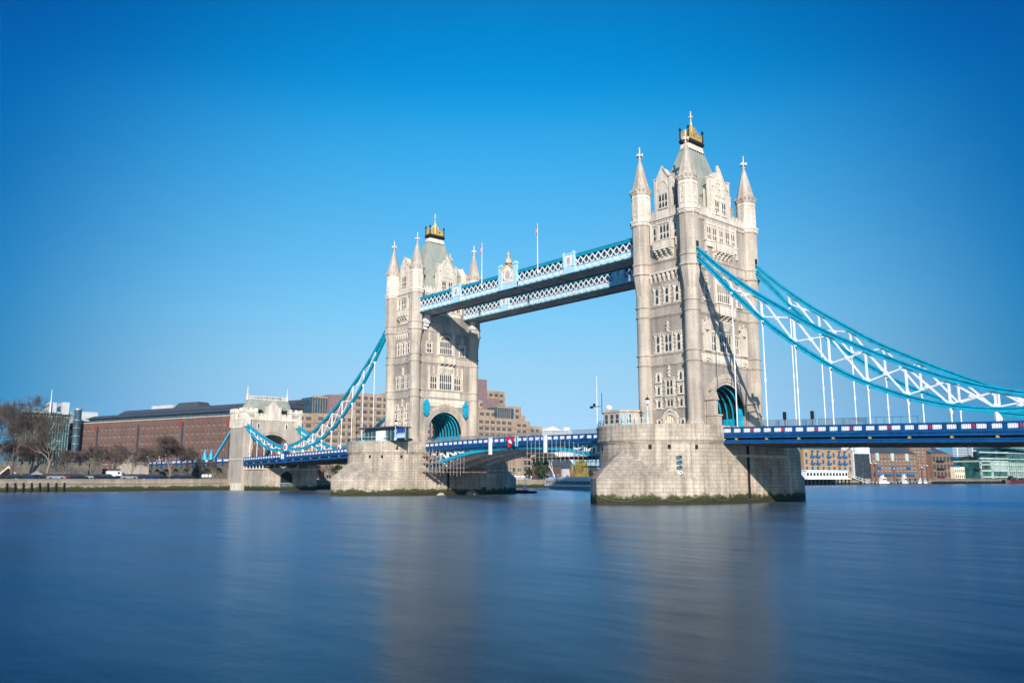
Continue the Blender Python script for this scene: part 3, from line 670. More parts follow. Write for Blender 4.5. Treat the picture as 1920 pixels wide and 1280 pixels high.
# ------------------------------------------------------------------ piers
YSG = 11.7
CHAINM = M_plain('rusty_chain', (.16, .13, .10), .8)
def make_pier(cx, label):
    P = thing('bridge_pier', label, 'bridge pier', (cx, 0, 0), 'stone river piers')
    W = 10.65; YS = YSG; TIP = 28.2; BE = .85
    mb = MB()
    # plan outline at a level: offset of pointed starling e (0 = full, 1 = gone)
    def outline(e, pro=0.0, n=60):
        pts = []
        for q in range(2*n+1):                 # downstream-free half: -y end, from +x side to -x side
            t = PI*q/(2*n)                     # 0..PI
            ax, ay = math.cos(t), math.sin(t)
            rc = W
            # gothic arch: circle centres at (+-c,0), tip distance L
            L = TIP-YS; c = (L*L-W*W)/(2*W); rr = W+c
            rr2 = rr
            # ray from origin hits circle centred at (-c*sign,0)
            s_ = 1 if ax >= 0 else -1
            b_ = ax*s_*c; disc = b_*b_-(c*c-rr2*rr2)
            rg = -b_+math.sqrt(max(0, disc))
            ln = 1/(abs(ax)/W+max(ay, 0)/L); rg = (BE*rg+(1-BE)*ln)*(1-.36*e)
            r_ = max(rc, rg) + pro
            pts.append((ax*r_, -(YS+ay*r_)))
        return pts
    def full(e, pro=0.0):
        a = outline(e, pro); return a+[(-x, -y) for x, y in a]
    import bisect
    levels = []
    for k in range(4): levels.append((-1.0+k*(3.9+1.0)/3, 0.0, 0.0))
    for k in range(1, 13): t = k/12; levels.append((3.9+4.4*t, t**1.1, 0.0))
    levels += [(8.6, 1.0, 0), (9.2, 1.0, 0), (9.5, 1.0, 0), (9.52, 1, .14), (9.7, 1, .14), (9.72, 1, .28), (9.9, 1, .28), (9.92, 1, .42), (10.25, 1, .42), (10.27, 1, .3), (12.1, 1, .3), (12.1, 1, .38), (12.42, 1, .38)]
    # e=1 must collapse the starling into the round nose
    global PIER_OUT
    PIER_OUT = [(10.75, 12.0)]+[(x*1.008, y-.08) for x, y in outline(0)][:62]
    rings = []
    for z, e, pr in levels: rings.append([(cx+x, y, z) for x, y in full(min(1, e*1.0), pr)])
    # arc-length u from round outline so courses stay level
    base = full(0); us = [0]
    for i in range(1, len(base)+1):
        a = base[i-1]; b = base[i % len(base)]; us.append(us[-1]+math.dist(a, b))
    n = len(base)
    hd = MB()
    for k in range(len(rings)-1):
        for i in range(n):
            j = (i+1) % n; a, b = rings[k], rings[k+1]
            z0 = levels[k][0]; z1 = levels[k+1][0]
            if abs(z1-z0) < .03: z1 = z0+.1
            def out(p): return math.hypot(p[0]-cx, abs(p[1])-YS) > W+.06 and abs(p[1]) > YS
            tgt = hd if (z0 > 3.85 and z1 < 8.7 and (out(a[i]) and out(a[j]))) else mb
            tgt.face([a[j], a[i], b[i], b[j]], [(us[i+1], z0), (us[i], z0), (us[i], z1), (us[i+1], z1)])
    mb.face([rings[-1][i] for i in reversed(range(n))])
    mb.build('masonry', STONE_G, P); hd.build('cutwater_hood', STONE_H, P)
    return P
def straight_bits(P, cx, seed):
    """slots, fender bar, pipes"""
    for a in (22, 46, 62, 118, 140, 160):
        t = R(a); x = cx+10.68*math.cos(t); y = -(YSG+10.68*math.sin(t)); F = face_frame((x, y, 0), (math.sin(t), math.cos(t), 0), (math.cos(t), -math.sin(t), 0))
        MB().fb(F, -.25, .25, 8.5, 9.2, -.1, .03).build('drain_slot', DARKV, P)
    b = MB(); b.box(cx+10.66, cx+11.0, -6.5, 9.5, 7.4, 7.85); b.build('fender_bar', STONE_P, P)
    p = MB(); p.box(cx+10.65, cx+10.9, -2.9, -2.5, .8, 9.3); p.build('drain_pipe', DARKV, P)
    pl = PIER_OUT; tot = [0]
    for a, b in zip(pl, pl[1:]): tot.append(tot[-1]+math.dist(a, b))
    def pt(sx, z):
        for i in range(len(tot)-1):
            if tot[i] <= sx <= tot[i+1]: f = (sx-tot[i])/(tot[i+1]-tot[i]); return (cx+pl[i][0]+(pl[i+1][0]-pl[i][0])*f, pl[i][1]+(pl[i+1][1]-pl[i][1])*f, z)
        return (cx+pl[-1][0], pl[-1][1], z)
    S = tot[-1]; k = 5
    for i in range(k):
        a = S*i/k; b = S*(i+1)/k
        MB().tube([pt(a+(b-a)*j/12, 1.75-1.25*math.sin(PI*j/12)**.8) for j in range(13)], .032, 5).build('draped_chain', CHAINM, P)
NP = make_pier(41.15, 'near stone bridge pier in the river with a sloping pointed cutwater')
FP = make_pier(-41.15, 'far stone bridge pier beside the scaffolded bascule')
straight_bits(NP, 41.15, 1); straight_bits(FP, -41.15, 2)

# ------------------------------------------------------------------ high-level walkways
PGOLD = M_plain('weathered_gilding', (.62, .48, .32), .5, .2, var=.2, scale=3)
PINK = M_plain('faded_heraldic_paint', (.55, .42, .42), .6, var=.4, scale=3)
def make_walkway(y0, y1, label, deco):
    """y0 = upstream face, y1 = downstream face"""
    XA, XB, ZK, ZT = -36.2, 35.9, 44.2, 47.9
    P = thing('high_walkway', label, 'walkway', (0, (y0+y1)/2, ZK), 'high level walkways between the towers')
    so_ = MB(); so_.box(XA, XB, y0+.2, y1-.2, ZK+.12, ZK+.3)
    for k in range(25): x = XA+(k+.5)*(XB-XA)/25; so_.box(x-.1, x+.1, y0+.25, y1-.25, ZK-.02, ZK+.12)
    for k in range(24):
        x = XA+(k+.5)*(XB-XA)/25; x2 = x+(XB-XA)/25
        so_.beam((x+.1, y0+.5, ZK+.09), (x2-.1, y1-.5, ZK+.09), .12, .05); so_.beam((x+.1, y1-.5, ZK+.085), (x2-.1, y0+.5, ZK+.085), .12, .05)
    so_.build('soffit', SOFF, P)
    fl = MB(); fl.box(XA, XB, y0-.1, y0+.2, ZK-.1, ZK+.12); fl.box(XA, XB, y1-.2, y1+.1, ZK-.1, ZK+.12); fl.build('bottom_flange', TEAL_D, P)
    gl = MB(); gl.box(XA, XB, y0+.45, y0+.5, ZK+1.3, ZT-.5); gl.box(XA, XB, y1-.5, y1-.45, ZK+1.3, ZT-.5); gl.build('window_glazing', GLASS_B, P)
    ro = MB(); ro.hexa([(XA, y0+.1, ZT-.02), (XB, y0+.1, ZT-.02), (XB, y1-.1, ZT-.02), (XA, y1-.1, ZT-.02), (XA, (y0+y1)/2-.2, ZT+.3), (XB, (y0+y1)/2-.2, ZT+.3), (XB, (y0+y1)/2+.2, ZT+.3), (XA, (y0+y1)/2+.2, ZT+.3)]); ro.build('roof', SLATE_D, P)
    for s, y in ((-1, y0), (1, y1)):
        F = face_frame((0, y, 0), (-s, 0, 0), (0, s, 0))
        ua, ub = (XA, XB) if s < 0 else (-XB, -XA)
        t = MB(); t.fb(F, ua, ub, ZT-.45, ZT-.05, -.25, .1); t.fb(F, ua, ub, ZT-.05, ZT+.05, -.3, .22); t.fb(F, ua, ub, ZT-.6, ZT-.45, -.2, .0)
        t.build('top_chord', TEAL, P)
        lb = MB(); lb.fb(F, ua, ub, ZK+.12, ZK+1.25, -.25, .05); lb.fb(F, ua, ub, ZK+1.25, ZK+1.4, -.25, .16); lb.fb(F, ua, ub, ZK+.12, ZK+.35, .05, .2)
        lb.build('lower_girder', PALE, P)
        pn = MB(); n = 40; du = (ub-ua)/n
        for k in range(n): u = ua+(k+.5)*du; pn.fb(F, u-.55, u+.55, ZK+.52, ZK+1.1, .05, .11); lbx = 0
        pn.build('girder_panels', WHITE, P)['kind'] = 'stuff'
        od = MB()
        for k in range(n*1): u = ua+(k+.5)*du; od.fb(F, u-.28, u+.28, ZK+.13, ZK+.3, .2, .27)
        od.build('gilded_bosses', GOLD, P)['kind'] = 'stuff'
        la = MB(); m = 46; dv = (ub-ua)/m; z0 = ZK+1.4; z1 = ZT-.6
        for k in range(-0, m):
            a = ua+k*dv; b = a+dv
            for (p, q, dd) in (((a, z0), (b, z1), 0), ((b, z0), (a, z1), .09)):
                wv = .17
                la.hexa([F(p[0]-wv, p[1], -.12+dd-.06), F(p[0]+wv, p[1], -.12+dd-.06), F(q[0]+wv, q[1], -.12+dd-.06), F(q[0]-wv, q[1], -.12+dd-.06),
                         F(p[0]-wv, p[1], -.12+dd), F(p[0]+wv, p[1], -.12+dd), F(q[0]+wv, q[1], -.12+dd), F(q[0]-wv, q[1], -.12+dd)])
            la.fb(F, (a+b)/2-.25, (a+b)/2+.25, (z0+z1)/2-.25, (z0+z1)/2+.25, -.03, .0)
        la.build('lattice', WHITE, P)
        # pedestals and central crest
        for c in (-19.4, 17.4) if s < 0 else (19.4, -17.4):
            pd = MB(); pd.fb(F, c-1.6, c+1.6, ZK+.13, ZT+.25, .0, .3); pd.fb(F, c-1.75, c+1.75, ZT+.25, ZT+.5, -.1, .42)
            for q in (-1.35, 1.35): pd.fb(F, c+q-.25, c+q+.25, ZK+1.4, ZT+.85, .3, .45)
            o = pd.build('crest_pedestal', PALE, P)
            cr = MB(); cr.fb(F, c-.95, c+.95, ZK+1.6, ZT+.1, .3, .36); cr.build('white_panel', WHITE, o)
            sh = MB(); sh.fpoly(F, [(c-.45, ZT-.4), (c-.45, ZT-1.3), (c, ZT-1.9), (c+.45, ZT-1.3), (c+.45, ZT-.4)], .36, .44); sh.build('painted_shield', PINK, o)
        if deco and s < 0:
            c = -1.15; pd = MB()
            for q in (-2.45, 2.45): pd.fb(F, c+q-.55, c+q+.55, ZK+.13, ZT+1.5, .0, .45); pd.fb(F, c+q-.7, c+q+.7, ZT+1.5, ZT+1.8, -.1, .6); pd.fb(F, c+q-.4, c+q+.4, ZT+1.8, ZT+2.2, .0, .4)
            pd.fb(F, c-3.0, c+3.0, ZK+.13, ZK+1.4, .05, .35)
            o = pd.build('crest_pedestal', PALE, P)
            cw = MB(); cw.fpoly(F, [(c-1.9, ZK+1.4), (c+1.9, ZK+1.4), (c+1.9, ZT+.6), (c+1.1, ZT+1.3), (c, ZT+2.1), (c-1.1, ZT+1.3), (c-1.9, ZT+.6)], .0, .3); cw.build('crest_board', CREAM, o)
            wp = MB(); wp.arc(F, c, ZK+3.2, .95, 1.35, .3, .42, 0, 2*PI, 18); wp.fb(F, c-1.6, c+1.6, ZK+1.5, ZK+1.75, .3, .4); wp.build('white_scrollwork', WHITE, o)
            sd_ = MB(); sd_.arc(F, c, ZK+3.2, 0.01, .75, .3, .46, 0, 2*PI, 14); sd_.fb(F, c-1.5, c-1.0, ZK+2.2, ZK+4.3, .3, .38); sd_.fb(F, c+1.0, c+1.5, ZK+2.2, ZK+4.3, .3, .38); sd_.build('painted_shield', PINK, o)
            gd = MB(); gd.fpoly(F, [(c-2.0, ZT+.5), (c-1.1, ZT+1.25), (c, ZT+2.05), (c+1.1, ZT+1.25), (c+2.0, ZT+.5), (c+2.0, ZT+.85), (c+1.1, ZT+1.6), (c, ZT+2.45), (c-1.1, ZT+1.6), (c-2.0, ZT+.85)], .3, .5)
            gd.lathe([(.8, ZT+2.1), (.85, ZT+2.7), (.5, ZT+3.2), (.2, ZT+3.4), (.2, ZT+3.9), (.4, ZT+4.0), (.4, ZT+4.3), (.1, ZT+4.5), (0, ZT+5.1)], c, y0-.1, 10)
            gd.build('gilded_crown', PGOLD, o)
        rl = MB()
        for k in range(24): u = ua+(k+.5)*(ub-ua)/24; rl.fb(F, u-.02, u+.02, ZT, ZT+.55, -.6, -.56)
        rl.fb(F, ua, ub, ZT+.52, ZT+.56, -.6, -.56); rl.build('roof_rail', STEELP, P)
    for x, s in ((XA, 1), (XB, -1)):
        br = MB()
        for yy in (y0+1.0, y1-1.0) if 0 else ((y0+y1)/2,):
            br.box(x, x+s*1.9, yy-.7, yy+.7, 41.9, ZK-.1); br.box(x, x+s*1.5, yy-.6, yy+.6, 41.2, 41.9); br.box(x, x+s*1.0, yy-.5, yy+.5, 40.4, 41.2)
            br.box(x, x+s*2.1, yy-.85, yy+.85, 42.3, 42.6)
        br.build('support_bracket', WHITE, P)
    return P
make_walkway(-9.1, -4.3, 'upstream high level walkway with a gilded crest at mid span', True)
make_walkway(5.8, 10.6, 'downstream high level walkway seen below and behind the crested one', False)

def flagpole(name, loc, h, label, flag=None, droop=True, group=None):
    P = thing(name, label, 'flagpole', loc, group)
    x, y, z = loc
    MB().tube([(x, y, z), (x, y, z+h)], [.11*max(1, h/10), .05], 8).build('pole', WHITE, P)
    MB().lathe([(.0, z+h), (.12, z+h+.08), (.0, z+h+.2)], x, y, 8).build('finial', GOLD, P)
    if flag:
        a = MB(); W_ = .4; H_ = 2.2; st = []
        nx, ny = -.75, -.66
        for k in range(5):
            t = k/4; xx = x+nx*W_*t; yy = y+ny*W_*t; dz = -.9*t*t; sw = .12*math.sin(t*9)
            st.append(((xx+sw*.6, yy-sw*.6, z+h-.3+dz), (xx+sw, yy-sw, z+h-.3-H_+dz)))
        for k in range(4):
            a.face([st[k][0], st[k+1][0], st[k+1][1], st[k][1]])
        a.build('flag', flag, P)
        b = MB()
        for k in range(0, 4, 2): p, q = Vector(st[k][0]), Vector(st[k][1]); p2, q2 = Vector(st[k+1][0]), Vector(st[k+1][1]); o = Vector((.02, -.02, 0)); b.face([p.lerp(q, .35)+o, p2.lerp(q2, .35)+o, p2.lerp(q2, .65)+o, p.lerp(q, .65)+o])
        b.build('flag_stripe', WHITE, P)
    return P
FLAGB = M_plain('faded_flag_cloth', (.28, .16, .22), .8)
flagpole('flagpole', (8.4, -9.5, 46.0), 10.8, 'tall white flagpole on the walkway right of the gilded crest', FLAGB)
flagpole('flagpole', (-9.9, -9.5, 46.0), 10.6, 'white flagpole on the walkway left of the gilded crest', FLAGB)

# ------------------------------------------------------------------ suspension chains
TOPC = ((47.6, 43.3), (52, 38.95), (57.8, 33.95), (63.3, 29.95), (68.7, 26.2), (74.2, 23.0), (80, 19.95), (85.9, 17.2), (91.7, 15.2), (97, 14.0), (102.6, 13.25))
BOTC = ((47.6, 41.9), (51.5, 37.7), (54.4, 34.3), (60, 28.6), (64.8, 24.5), (69.5, 21.0), (73.8, 18.25), (79.9, 15.4), (85.6, 13.55), (91, 12.6), (97, 12.35), (102.6, 12.75))
TOPS = ((102.6, 13.25), (105.5, 13.4), (109.2, 13.95), (113, 14.9), (116.8, 16.05), (120.8, 17.3), (124.9, 18.75), (129, 20.3), (133.4, 22.1))
BOTS = ((102.6, 12.75), (105.4, 12.35), (109, 12.3), (112.7, 12.7), (116.6, 13.5), (120.5, 14.75), (126.8, 17.5), (130, 19.2), (133.4, 21.2))
def interp(tb, x):
    for (a, za), (b, zb) in zip(tb, tb[1:]):
        if a <= x <= b: return za+(zb-za)*(x-a)/(b-a)
    return tb[-1][1] if x > tb[-1][0] else tb[0][1]
def smooth_tb(tb, n=4):      # Catmull-Rom resample
    out = []
    for i in range(len(tb)-1):
        p0 = tb[max(i-1, 0)]; p1 = tb[i]; p2 = tb[i+1]; p3 = tb[min(i+2, len(tb)-1)]
        for k in range(n):
            t = k/n
            f = lambda j: .5*((2*p1[j])+(-p0[j]+p2[j])*t+(2*p0[j]-5*p1[j]+4*p2[j]-p3[j])*t*t+(-p0[j]+3*p1[j]-3*p2[j]+p3[j])*t**3)
            out.append((f(0), f(1)))
    out.append(tb[-1]); return out
TOPC, BOTC, TOPS, BOTS = map(smooth_tb, (TOPC, BOTC, TOPS, BOTS))
def TP(x):      # top of the parapet along the bridge
    ax = abs(x)
    if ax <= 52: return 12.12
    k = .0265 if x > 0 else .0198
    return 12.12-k*(min(ax, 134)-52)
def sweep(mb, s, y, tb, off, h, w):
    """curved plate strip following tb, vertical size h, transverse size w, offset off"""
    pts = []
    for i, (x, z) in enumerate(tb):
        a = tb[max(i-1, 0)]; b = tb[min(i+1, len(tb)-1)]; dx, dz = b[0]-a[0], b[1]-a[1]; L = math.hypot(dx, dz); nx, nz = -dz/L, dx/L
        pts.append((s*(x+nx*(off-h/2)), z+nz*(off-h/2), s*(x+nx*(off+h/2)), z+nz*(off+h/2)))
    for p, q in zip(pts, pts[1:]):
        a = [(p[0], y-w/2, p[1]), (q[0], y-w/2, q[1]), (q[0], y+w/2, q[1]), (p[0], y+w/2, p[1]), (p[2], y-w/2, p[3]), (q[2], y-w/2, q[3]), (q[2], y+w/2, q[3]), (p[2], y+w/2, p[3])]
        mb.hexa(a)
def make_chain(s, y, label):
    P = thing('suspension_chain', label, 'bridge chain', (s*102.6, y, TP(s*102.6)), 'suspension chains of the side spans')
    for nm, tb in (('top_chord', TOPC), ('bottom_chord', BOTC), ('top_chord', TOPS), ('bottom_chord', BOTS)):
        m = MB(); sweep(m, s, y, tb, .27, .2, .62); sweep(m, s, y, tb, -.27, .2, .62); sweep(m, s, y, tb, 0, .36, .3)
        m.build(nm, TEAL, P)
    def truss(tt, tb, xs, ends):
        la = MB(); nodes = [x for x in xs]
        for i, x in enumerate(nodes):
            zt = interp(tt, x); zb = interp(tb, x)
            if zt-zb > 1.0:
                la.beam((s*x, y, zb+.3), (s*x, y, zt-.3), .26, .26, (0, 1, 0))
                la.box(s*x-.32, s*x+.32, y-.12, y+.12, zb+.25, zb+.75); la.box(s*x-.32, s*x+.32, y-.12, y+.12, zt-.75, zt-.25)
        for a, b in zip(nodes, nodes[1:]):
            A1, A2, B1, B2 = interp(tt, a)-.35, interp(tb, a)+.35, interp(tt, b)-.35, interp(tb, b)+.35
            if min(A1-A2, B1-B2) > .25:
                la.beam((s*(a+.15), y, A1), (s*(b-.15), y, B2), .16, .26, (0, 0, 1)); la.beam((s*(a+.15), y+.01, A2), (s*(b-.15), y+.01, B1), .14, .2, (0, 0, 1))
                mx = (a+b)/2; mz = (A1+A2+B1+B2)/4; la.hexa([(s*mx+dx, y+yy, mz+dz) for yy in (-.14, .14) for dx, dz in ((-.45, 0), (0, -.34), (.45, 0), (0, .34))])
        la.build('lattice_bracing', WHITE, P)
    H = [54.35+5.38*k for k in range(9)]
    truss(TOPC, BOTC, H, None)
    H2 = [107.3, 112.7, 118.1, 123.4, 128.8]
    truss(TOPS, BOTS, H2, None)
    for x in H+H2:
        zb = interp(BOTC if x < 102 else BOTS, x); z0 = TP(s*x)-1.0
        if zb-.3 < z0+.1: continue
        h = MB(); zt = zb-.3
        h.tube([(s*x, y, z0), (s*x, y, zt-.9 if zt-z0 > 2.2 else z0+.1), (s*x, y, zt-.8 if zt-z0 > 2.2 else z0+.2), (s*x, y, zt)], [.1, .1, .15, .42], 8)
        if zt-z0 > 7: h.tube([(s*x, y, z0+(zt-z0)*.45), (s*x, y, z0+(zt-z0)*.45+.6)], .17, 8)
        h.build('hanger_rod', WHITE, P)
    # pin joint and pedestal
    pd = MB(); z = TP(s*102.6)
    pd.box(s*102.6-1.3, s*102.6+1.3, y-.75, y+.45, z-2.7, z+.45); pd.box(s*102.6-1.0, s*102.6+1.0, y-.6, y+.4, z+.45, z+.9); pd.box(s*102.6-1.5, s*102.6+1.5, y-.85, y+.5, z+.1, z+.3)
    o = pd.build('pin_pedestal', NAVY, P)
    MB().box(s*102.6-1.9-.0, s*102.6-.1, y-.86, y-.76, z-1.5, z-.0).build('white_panel', WHITE, o)
    F = face_frame((s*102.6, y-.3, 0), (1, 0, 0), (0, -1, 0))
    a = MB(); a.arc(F, 0, 13.1, .01, .95, 0, .3, 0, 2*PI, 20, 1.35); b = a.build('pin_cover', WHITE, P)
    a = MB(); a.arc(F, 0, 13.1, .01, .45, .3, .4, 0, 2*PI, 14, 1.5); a.build('pin_boss', RED, b)
    # tower end collar
    return P
make_chain(1, -9.15, 'turquoise chain on the upstream side right of the near tower')
make_chain(1, 9.15, 'turquoise chain on the downstream side right of the near tower')
make_chain(-1, -9.15, 'turquoise chain on the upstream side left of the far tower')
make_chain(-1, 9.15, 'turquoise chain on the downstream side left of the far tower, half hidden by the pier')

# ------------------------------------------------------------------ decks
def parapet_run(P, x0, x1, y, s, top, nper, hanger0, shield=True, white_every=1, lower=True, rise=None):
    """ornate parapet and fascia on one side; s=-1 upstream"""
    n = max(1, int(round(abs(x1-x0)/1.793))); dx = (x1-x0)/n
    def strip(mb, za, zb, na, nb):
        for k in range(n):
            a = x0+k*dx; b = a+dx; A, B = top(a), top(b)
            if a > b: a, b, A, B = b, a, B, A
            ya, yb = sorted((y+s*na, y+s*nb))
            mb.hexa([(a, ya, A+za), (b, ya, B+za), (b, yb, B+za), (a, yb, A+za), (a, ya, A+zb), (b, ya, B+zb), (b, yb, B+zb), (a, yb, A+zb)])
    r = MB(); strip(r, -.22, 0, -.15, .14); strip(r, -1.12, -.9, -.15, .08); strip(r, -.92, -.2, -.12, -.02)
    for k in range(n+1):
        x = x0+k*dx; ya, yb = sorted((y-s*.1, y+s*.12)); r.box(x-.17, x+.17, ya, yb, top(x)-.93, top(x)-.2)
    r.build('parapet', NAVY, P)
    g = MB(); strip(g, -1.75, -1.12, -.15, .02); strip(g, -1.3, -1.12, .02, .16); strip(g, -1.75, -1.55, .02, .2)
    if lower: strip(g, -2.62, -2.05, -.2, .06); strip(g, -2.2, -2.05, .06, .14)
    g.build('fascia_girder', NAVY, P)
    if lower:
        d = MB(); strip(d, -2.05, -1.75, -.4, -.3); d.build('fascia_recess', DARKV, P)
    return n, dx
def lattice_panels(P, x0, n, dx, y, s, top, shields):
    for k in range(n):
        x = x0+(k+.5)*dx; h = abs(dx)/2-.32; F = face_frame((x, y, 0), (-s, 0, 0), (0, s, 0)) ; t = top(x)
        m = MB(); m.face([F(-h, t-.86, .035), F(h, t-.86, .035), F(h, t-.26, .035), F(-h, t-.26, .035)], [(0, 0), (1, 0), (1, 1), (0, 1)])
        m.fb(F, -h, h, t-.86, t-.26, -.02, .03); m.build('lattice_panel', LATT, P)
    if shields:
        for k in range(0, n+1, 3):
            x = x0+k*dx; t = top(x); F = face_frame((x, y, 0), (-s, 0, 0), (0, s, 0))
            MB().fpoly(F, [(-.13, t-.3), (-.13, t-.7), (0, t-.86), (.13, t-.7), (.13, t-.3)][::1], .12, .17).build('red_shield', RED, P)
def make_deck(s, label):
    a, b = 51.9, 132.2
    P = thing('side_span_deck', label, 'bridge deck', (s*(a+b)/2, 0, TP(s*92)-1.1), 'side span decks')
    x0, x1 = s*a, s*b
    for side in (-1, 1):
        n, dx = parapet_run(P, x0, x1, side*9.6, side, TP, 0, 0)
        if side < 0: lattice_panels(P, x0, n, dx, -9.6, -1, TP, True)
        else:
            m = MB()
            for k in range(n): x = x0+(k+.5)*dx; m.box(x-.5, x+.5, 9.45, 9.475, TP(x)-.86, TP(x)-.26)
            m.build('lattice_panels', WHITE, P)['kind'] = 'stuff'
    bs = MB()
    for k in range(15):
        x = s*(54.35+5.38*k); bs.box(x-.16, x+.16, -9.75, -9.3, TP(x)-2.05, TP(x)-1.76)
    bs.build('gilded_brackets', GOLD, P)['kind'] = 'stuff'
    K = 16
    def slab(mb, ya, yb, za, zb):
        for k in range(K):
            p = x0+(x1-x0)*k/K; q = x0+(x1-x0)*(k+1)/K
            if p > q: p, q = q, p
            mb.hexa([(p, ya, TP(p)+za), (q, ya, TP(q)+za), (q, yb, TP(q)+za), (p, yb, TP(p)+za), (p, ya, TP(p)+zb), (q, ya, TP(q)+zb), (q, yb, TP(q)+zb), (p, yb, TP(p)+zb)])
    m = MB(); slab(m, -5.3, 5.3, -1.25, -1.15); m.build('carriageway', ASPH, P)
    m = MB(); slab(m, -9.4, -5.3, -1.25, -1.02); slab(m, 5.3, 9.4, -1.25, -1.02); m.build('footways', STONE_A, P)
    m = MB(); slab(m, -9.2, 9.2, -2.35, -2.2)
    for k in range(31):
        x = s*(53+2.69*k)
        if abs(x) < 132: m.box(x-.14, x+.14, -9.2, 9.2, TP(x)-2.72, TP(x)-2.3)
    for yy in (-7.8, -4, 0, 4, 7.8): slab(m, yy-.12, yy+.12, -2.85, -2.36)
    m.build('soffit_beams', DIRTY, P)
    m = MB(); nn = 14
    for k in range(nn+1):
        x = x0+(x1-x0)*k/nn; m.box(x-.03, x+.03, 9.2, 9.26, TP(x)-.0, TP(x)+.75)
    for k in range(nn):
        p = x0+(x1-x0)*k/nn; q = x0+(x1-x0)*(k+1)/nn; m.beam((p, 9.23, TP(p)+.75), (q, 9.23, TP(q)+.75), .05, .06)
    m.build('footway_rail', STEELP, P)
    return P
make_deck(1, 'side span roadway deck of the bridge running off to the right')
make_deck(-1, 'side span roadway deck of the bridge at left, toward the abutment tower')

# ------------------------------------------------------------------ bascules
def TB(x): return 12.12+.3*max(0, 1-(x/30.5)**2)
def BB(x):      # underside of the bascule girders
    a = abs(x); t = a/30.5
    return 10.05-3.95*t**2.2
def make_bascule(s, label):
    P = thing('bascule_leaf', label, 'bascule', (s*30.5, 0, 11), 'the two bascule leaves')
    x0, x1 = (s*30.4, s*.06)
    for side in (-1, 1):
        n, dx = parapet_run(P, x0, x1, side*9.6, side, TB, 0, 0, lower=False)
        if side < 0: lattice_panels(P, x0, n, dx, -9.6, -1, TB, False)
    K = 16; m = MB()
    for k in range(K):
        p = x0+(x1-x0)*k/K; q = x0+(x1-x0)*(k+1)/K
        if p > q: p, q = q, p
        for ya, yb, za, zb in ((-9.4, 9.4, -1.75, -1.55),):
            m.hexa([(p, ya, TB(p)+za), (q, ya, TB(q)+za), (q, yb, TB(q)+za), (p, yb, TB(p)+za), (p, ya, TB(p)+zb), (q, ya, TB(q)+zb), (q, yb, TB(q)+zb), (p, yb, TB(p)+zb)])
    m.build('deck_plate', SOFF, P)
    m = MB()
    for k in range(K):
        p = x0+(x1-x0)*k/K; q = x0+(x1-x0)*(k+1)/K
        if p > q: p, q = q, p
        m.hexa([(p, -5.3, TB(p)-1.54), (q, -5.3, TB(q)-1.54), (q, 5.3, TB(q)-1.54), (p, 5.3, TB(p)-1.54), (p, -5.3, TB(p)-1.2), (q, -5.3, TB(q)-1.2), (q, 5.3, TB(q)-1.2), (p, 5.3, TB(p)-1.2)])
    m.build('carriageway', ASPH, P)
    for gi, yy in enumerate((-8.4, -2.9, 2.9, 8.4)):
        g = MB(); N_ = 14; xs = [s*(30.3-29.9*k/N_) for k in range(N_+1)]
        for p, q in zip(xs, xs[1:]):
            g.beam((p, yy, BB(p)+.25), (q, yy, BB(q)+.25), .7, .75)
            g.beam((p, yy, TB(p)-2.0), (q, yy, TB(q)-2.0), .6, .45)
        g.build('arched_girder', PALE if 0 else (TEAL if gi == 0 else GREYST), P)
        w_ = MB()
        xs = [s*(29-2.9*k) for k in range(11)]
        for i, p in enumerate(xs):
            h = TB(p)-2.1-BB(p)-.4
            if abs(p) > 5: w_.beam((p, yy, BB(p)+.4), (p, yy, TB(p)-2.1), .3, .55, (0, 1, 0)) if 0 else w_.box(p-.3, p+.3, yy-.18, yy+.18, BB(p)+.4, TB(p)-2.15)
            if i and h > .9: w_.beam((xs[i-1]-s*.2, yy, TB(xs[i-1])-2.2), (p+s*.2, yy, BB(p)+.5), .22, .4, (0, 0, 1))
            if abs(p) <= 5.2: w_.box(p-1.6, p+1.6, yy-.1, yy+.1, BB(p)+.4, TB(p)-2.15)
        w_.build('girder_bracing', WHITE if gi == 0 else GREYST, P)
    c = MB()
    for k in range(12):
        p = s*(29.5-2.55*k); c.box(p-.15, p+.15, -8.2, 8.2, BB(p)+.15, BB(p)+.7)
    for k in range(11):
        p = s*(29.5-2.55*k); q = s*(29.5-2.55*(k+1))
        for yy in (-5.6, 0.0, 5.6): c.beam((p, yy, BB(p)+.45), (q, yy, BB(q)+.45), 1.6, .1)
    c.build('cross_bracing', GREYST, P)
    m = MB()
    for yy in (-8.2, 8.2):
        for k in range(9): x = x0+(x1-x0)*k/8; m.box(x-.03, x+.03, yy-.03, yy+.03, TB(x)-1.1, TB(x)+.95)
        m.beam((x0, yy, TB(x0)+.95), (x1, yy, TB(x1)+.95), .05, .05)
    m.build('crash_rail', STEELP, P)
    f = MB()
    for k in range(8):
        a = x0+(x1-x0)*k/8; b = x0+(x1-x0)*(k+1)/8
        f.face([(a, -8.15, TB(a)-.9), (b, -8.15, TB(b)-.9), (b, -8.15, TB(b)+.9), (a, -8.15, TB(a)+.9)])
    f.build('mesh_screen', MESH, P)
    return P
MESH = M_clear('grey_mesh_screen'); MESH.node_tree.nodes['Principled BSDF'].inputs['Base Color'].default_value = (.16, .17, .2, 1); MESH.node_tree.nodes['Principled BSDF'].inputs['Alpha'].default_value = .5
BL = make_bascule(-1, 'bascule leaf beside the far pier with scaffolding hung at its root')
BR = make_bascule(1, 'bascule leaf running into the near pier above the moored ship')
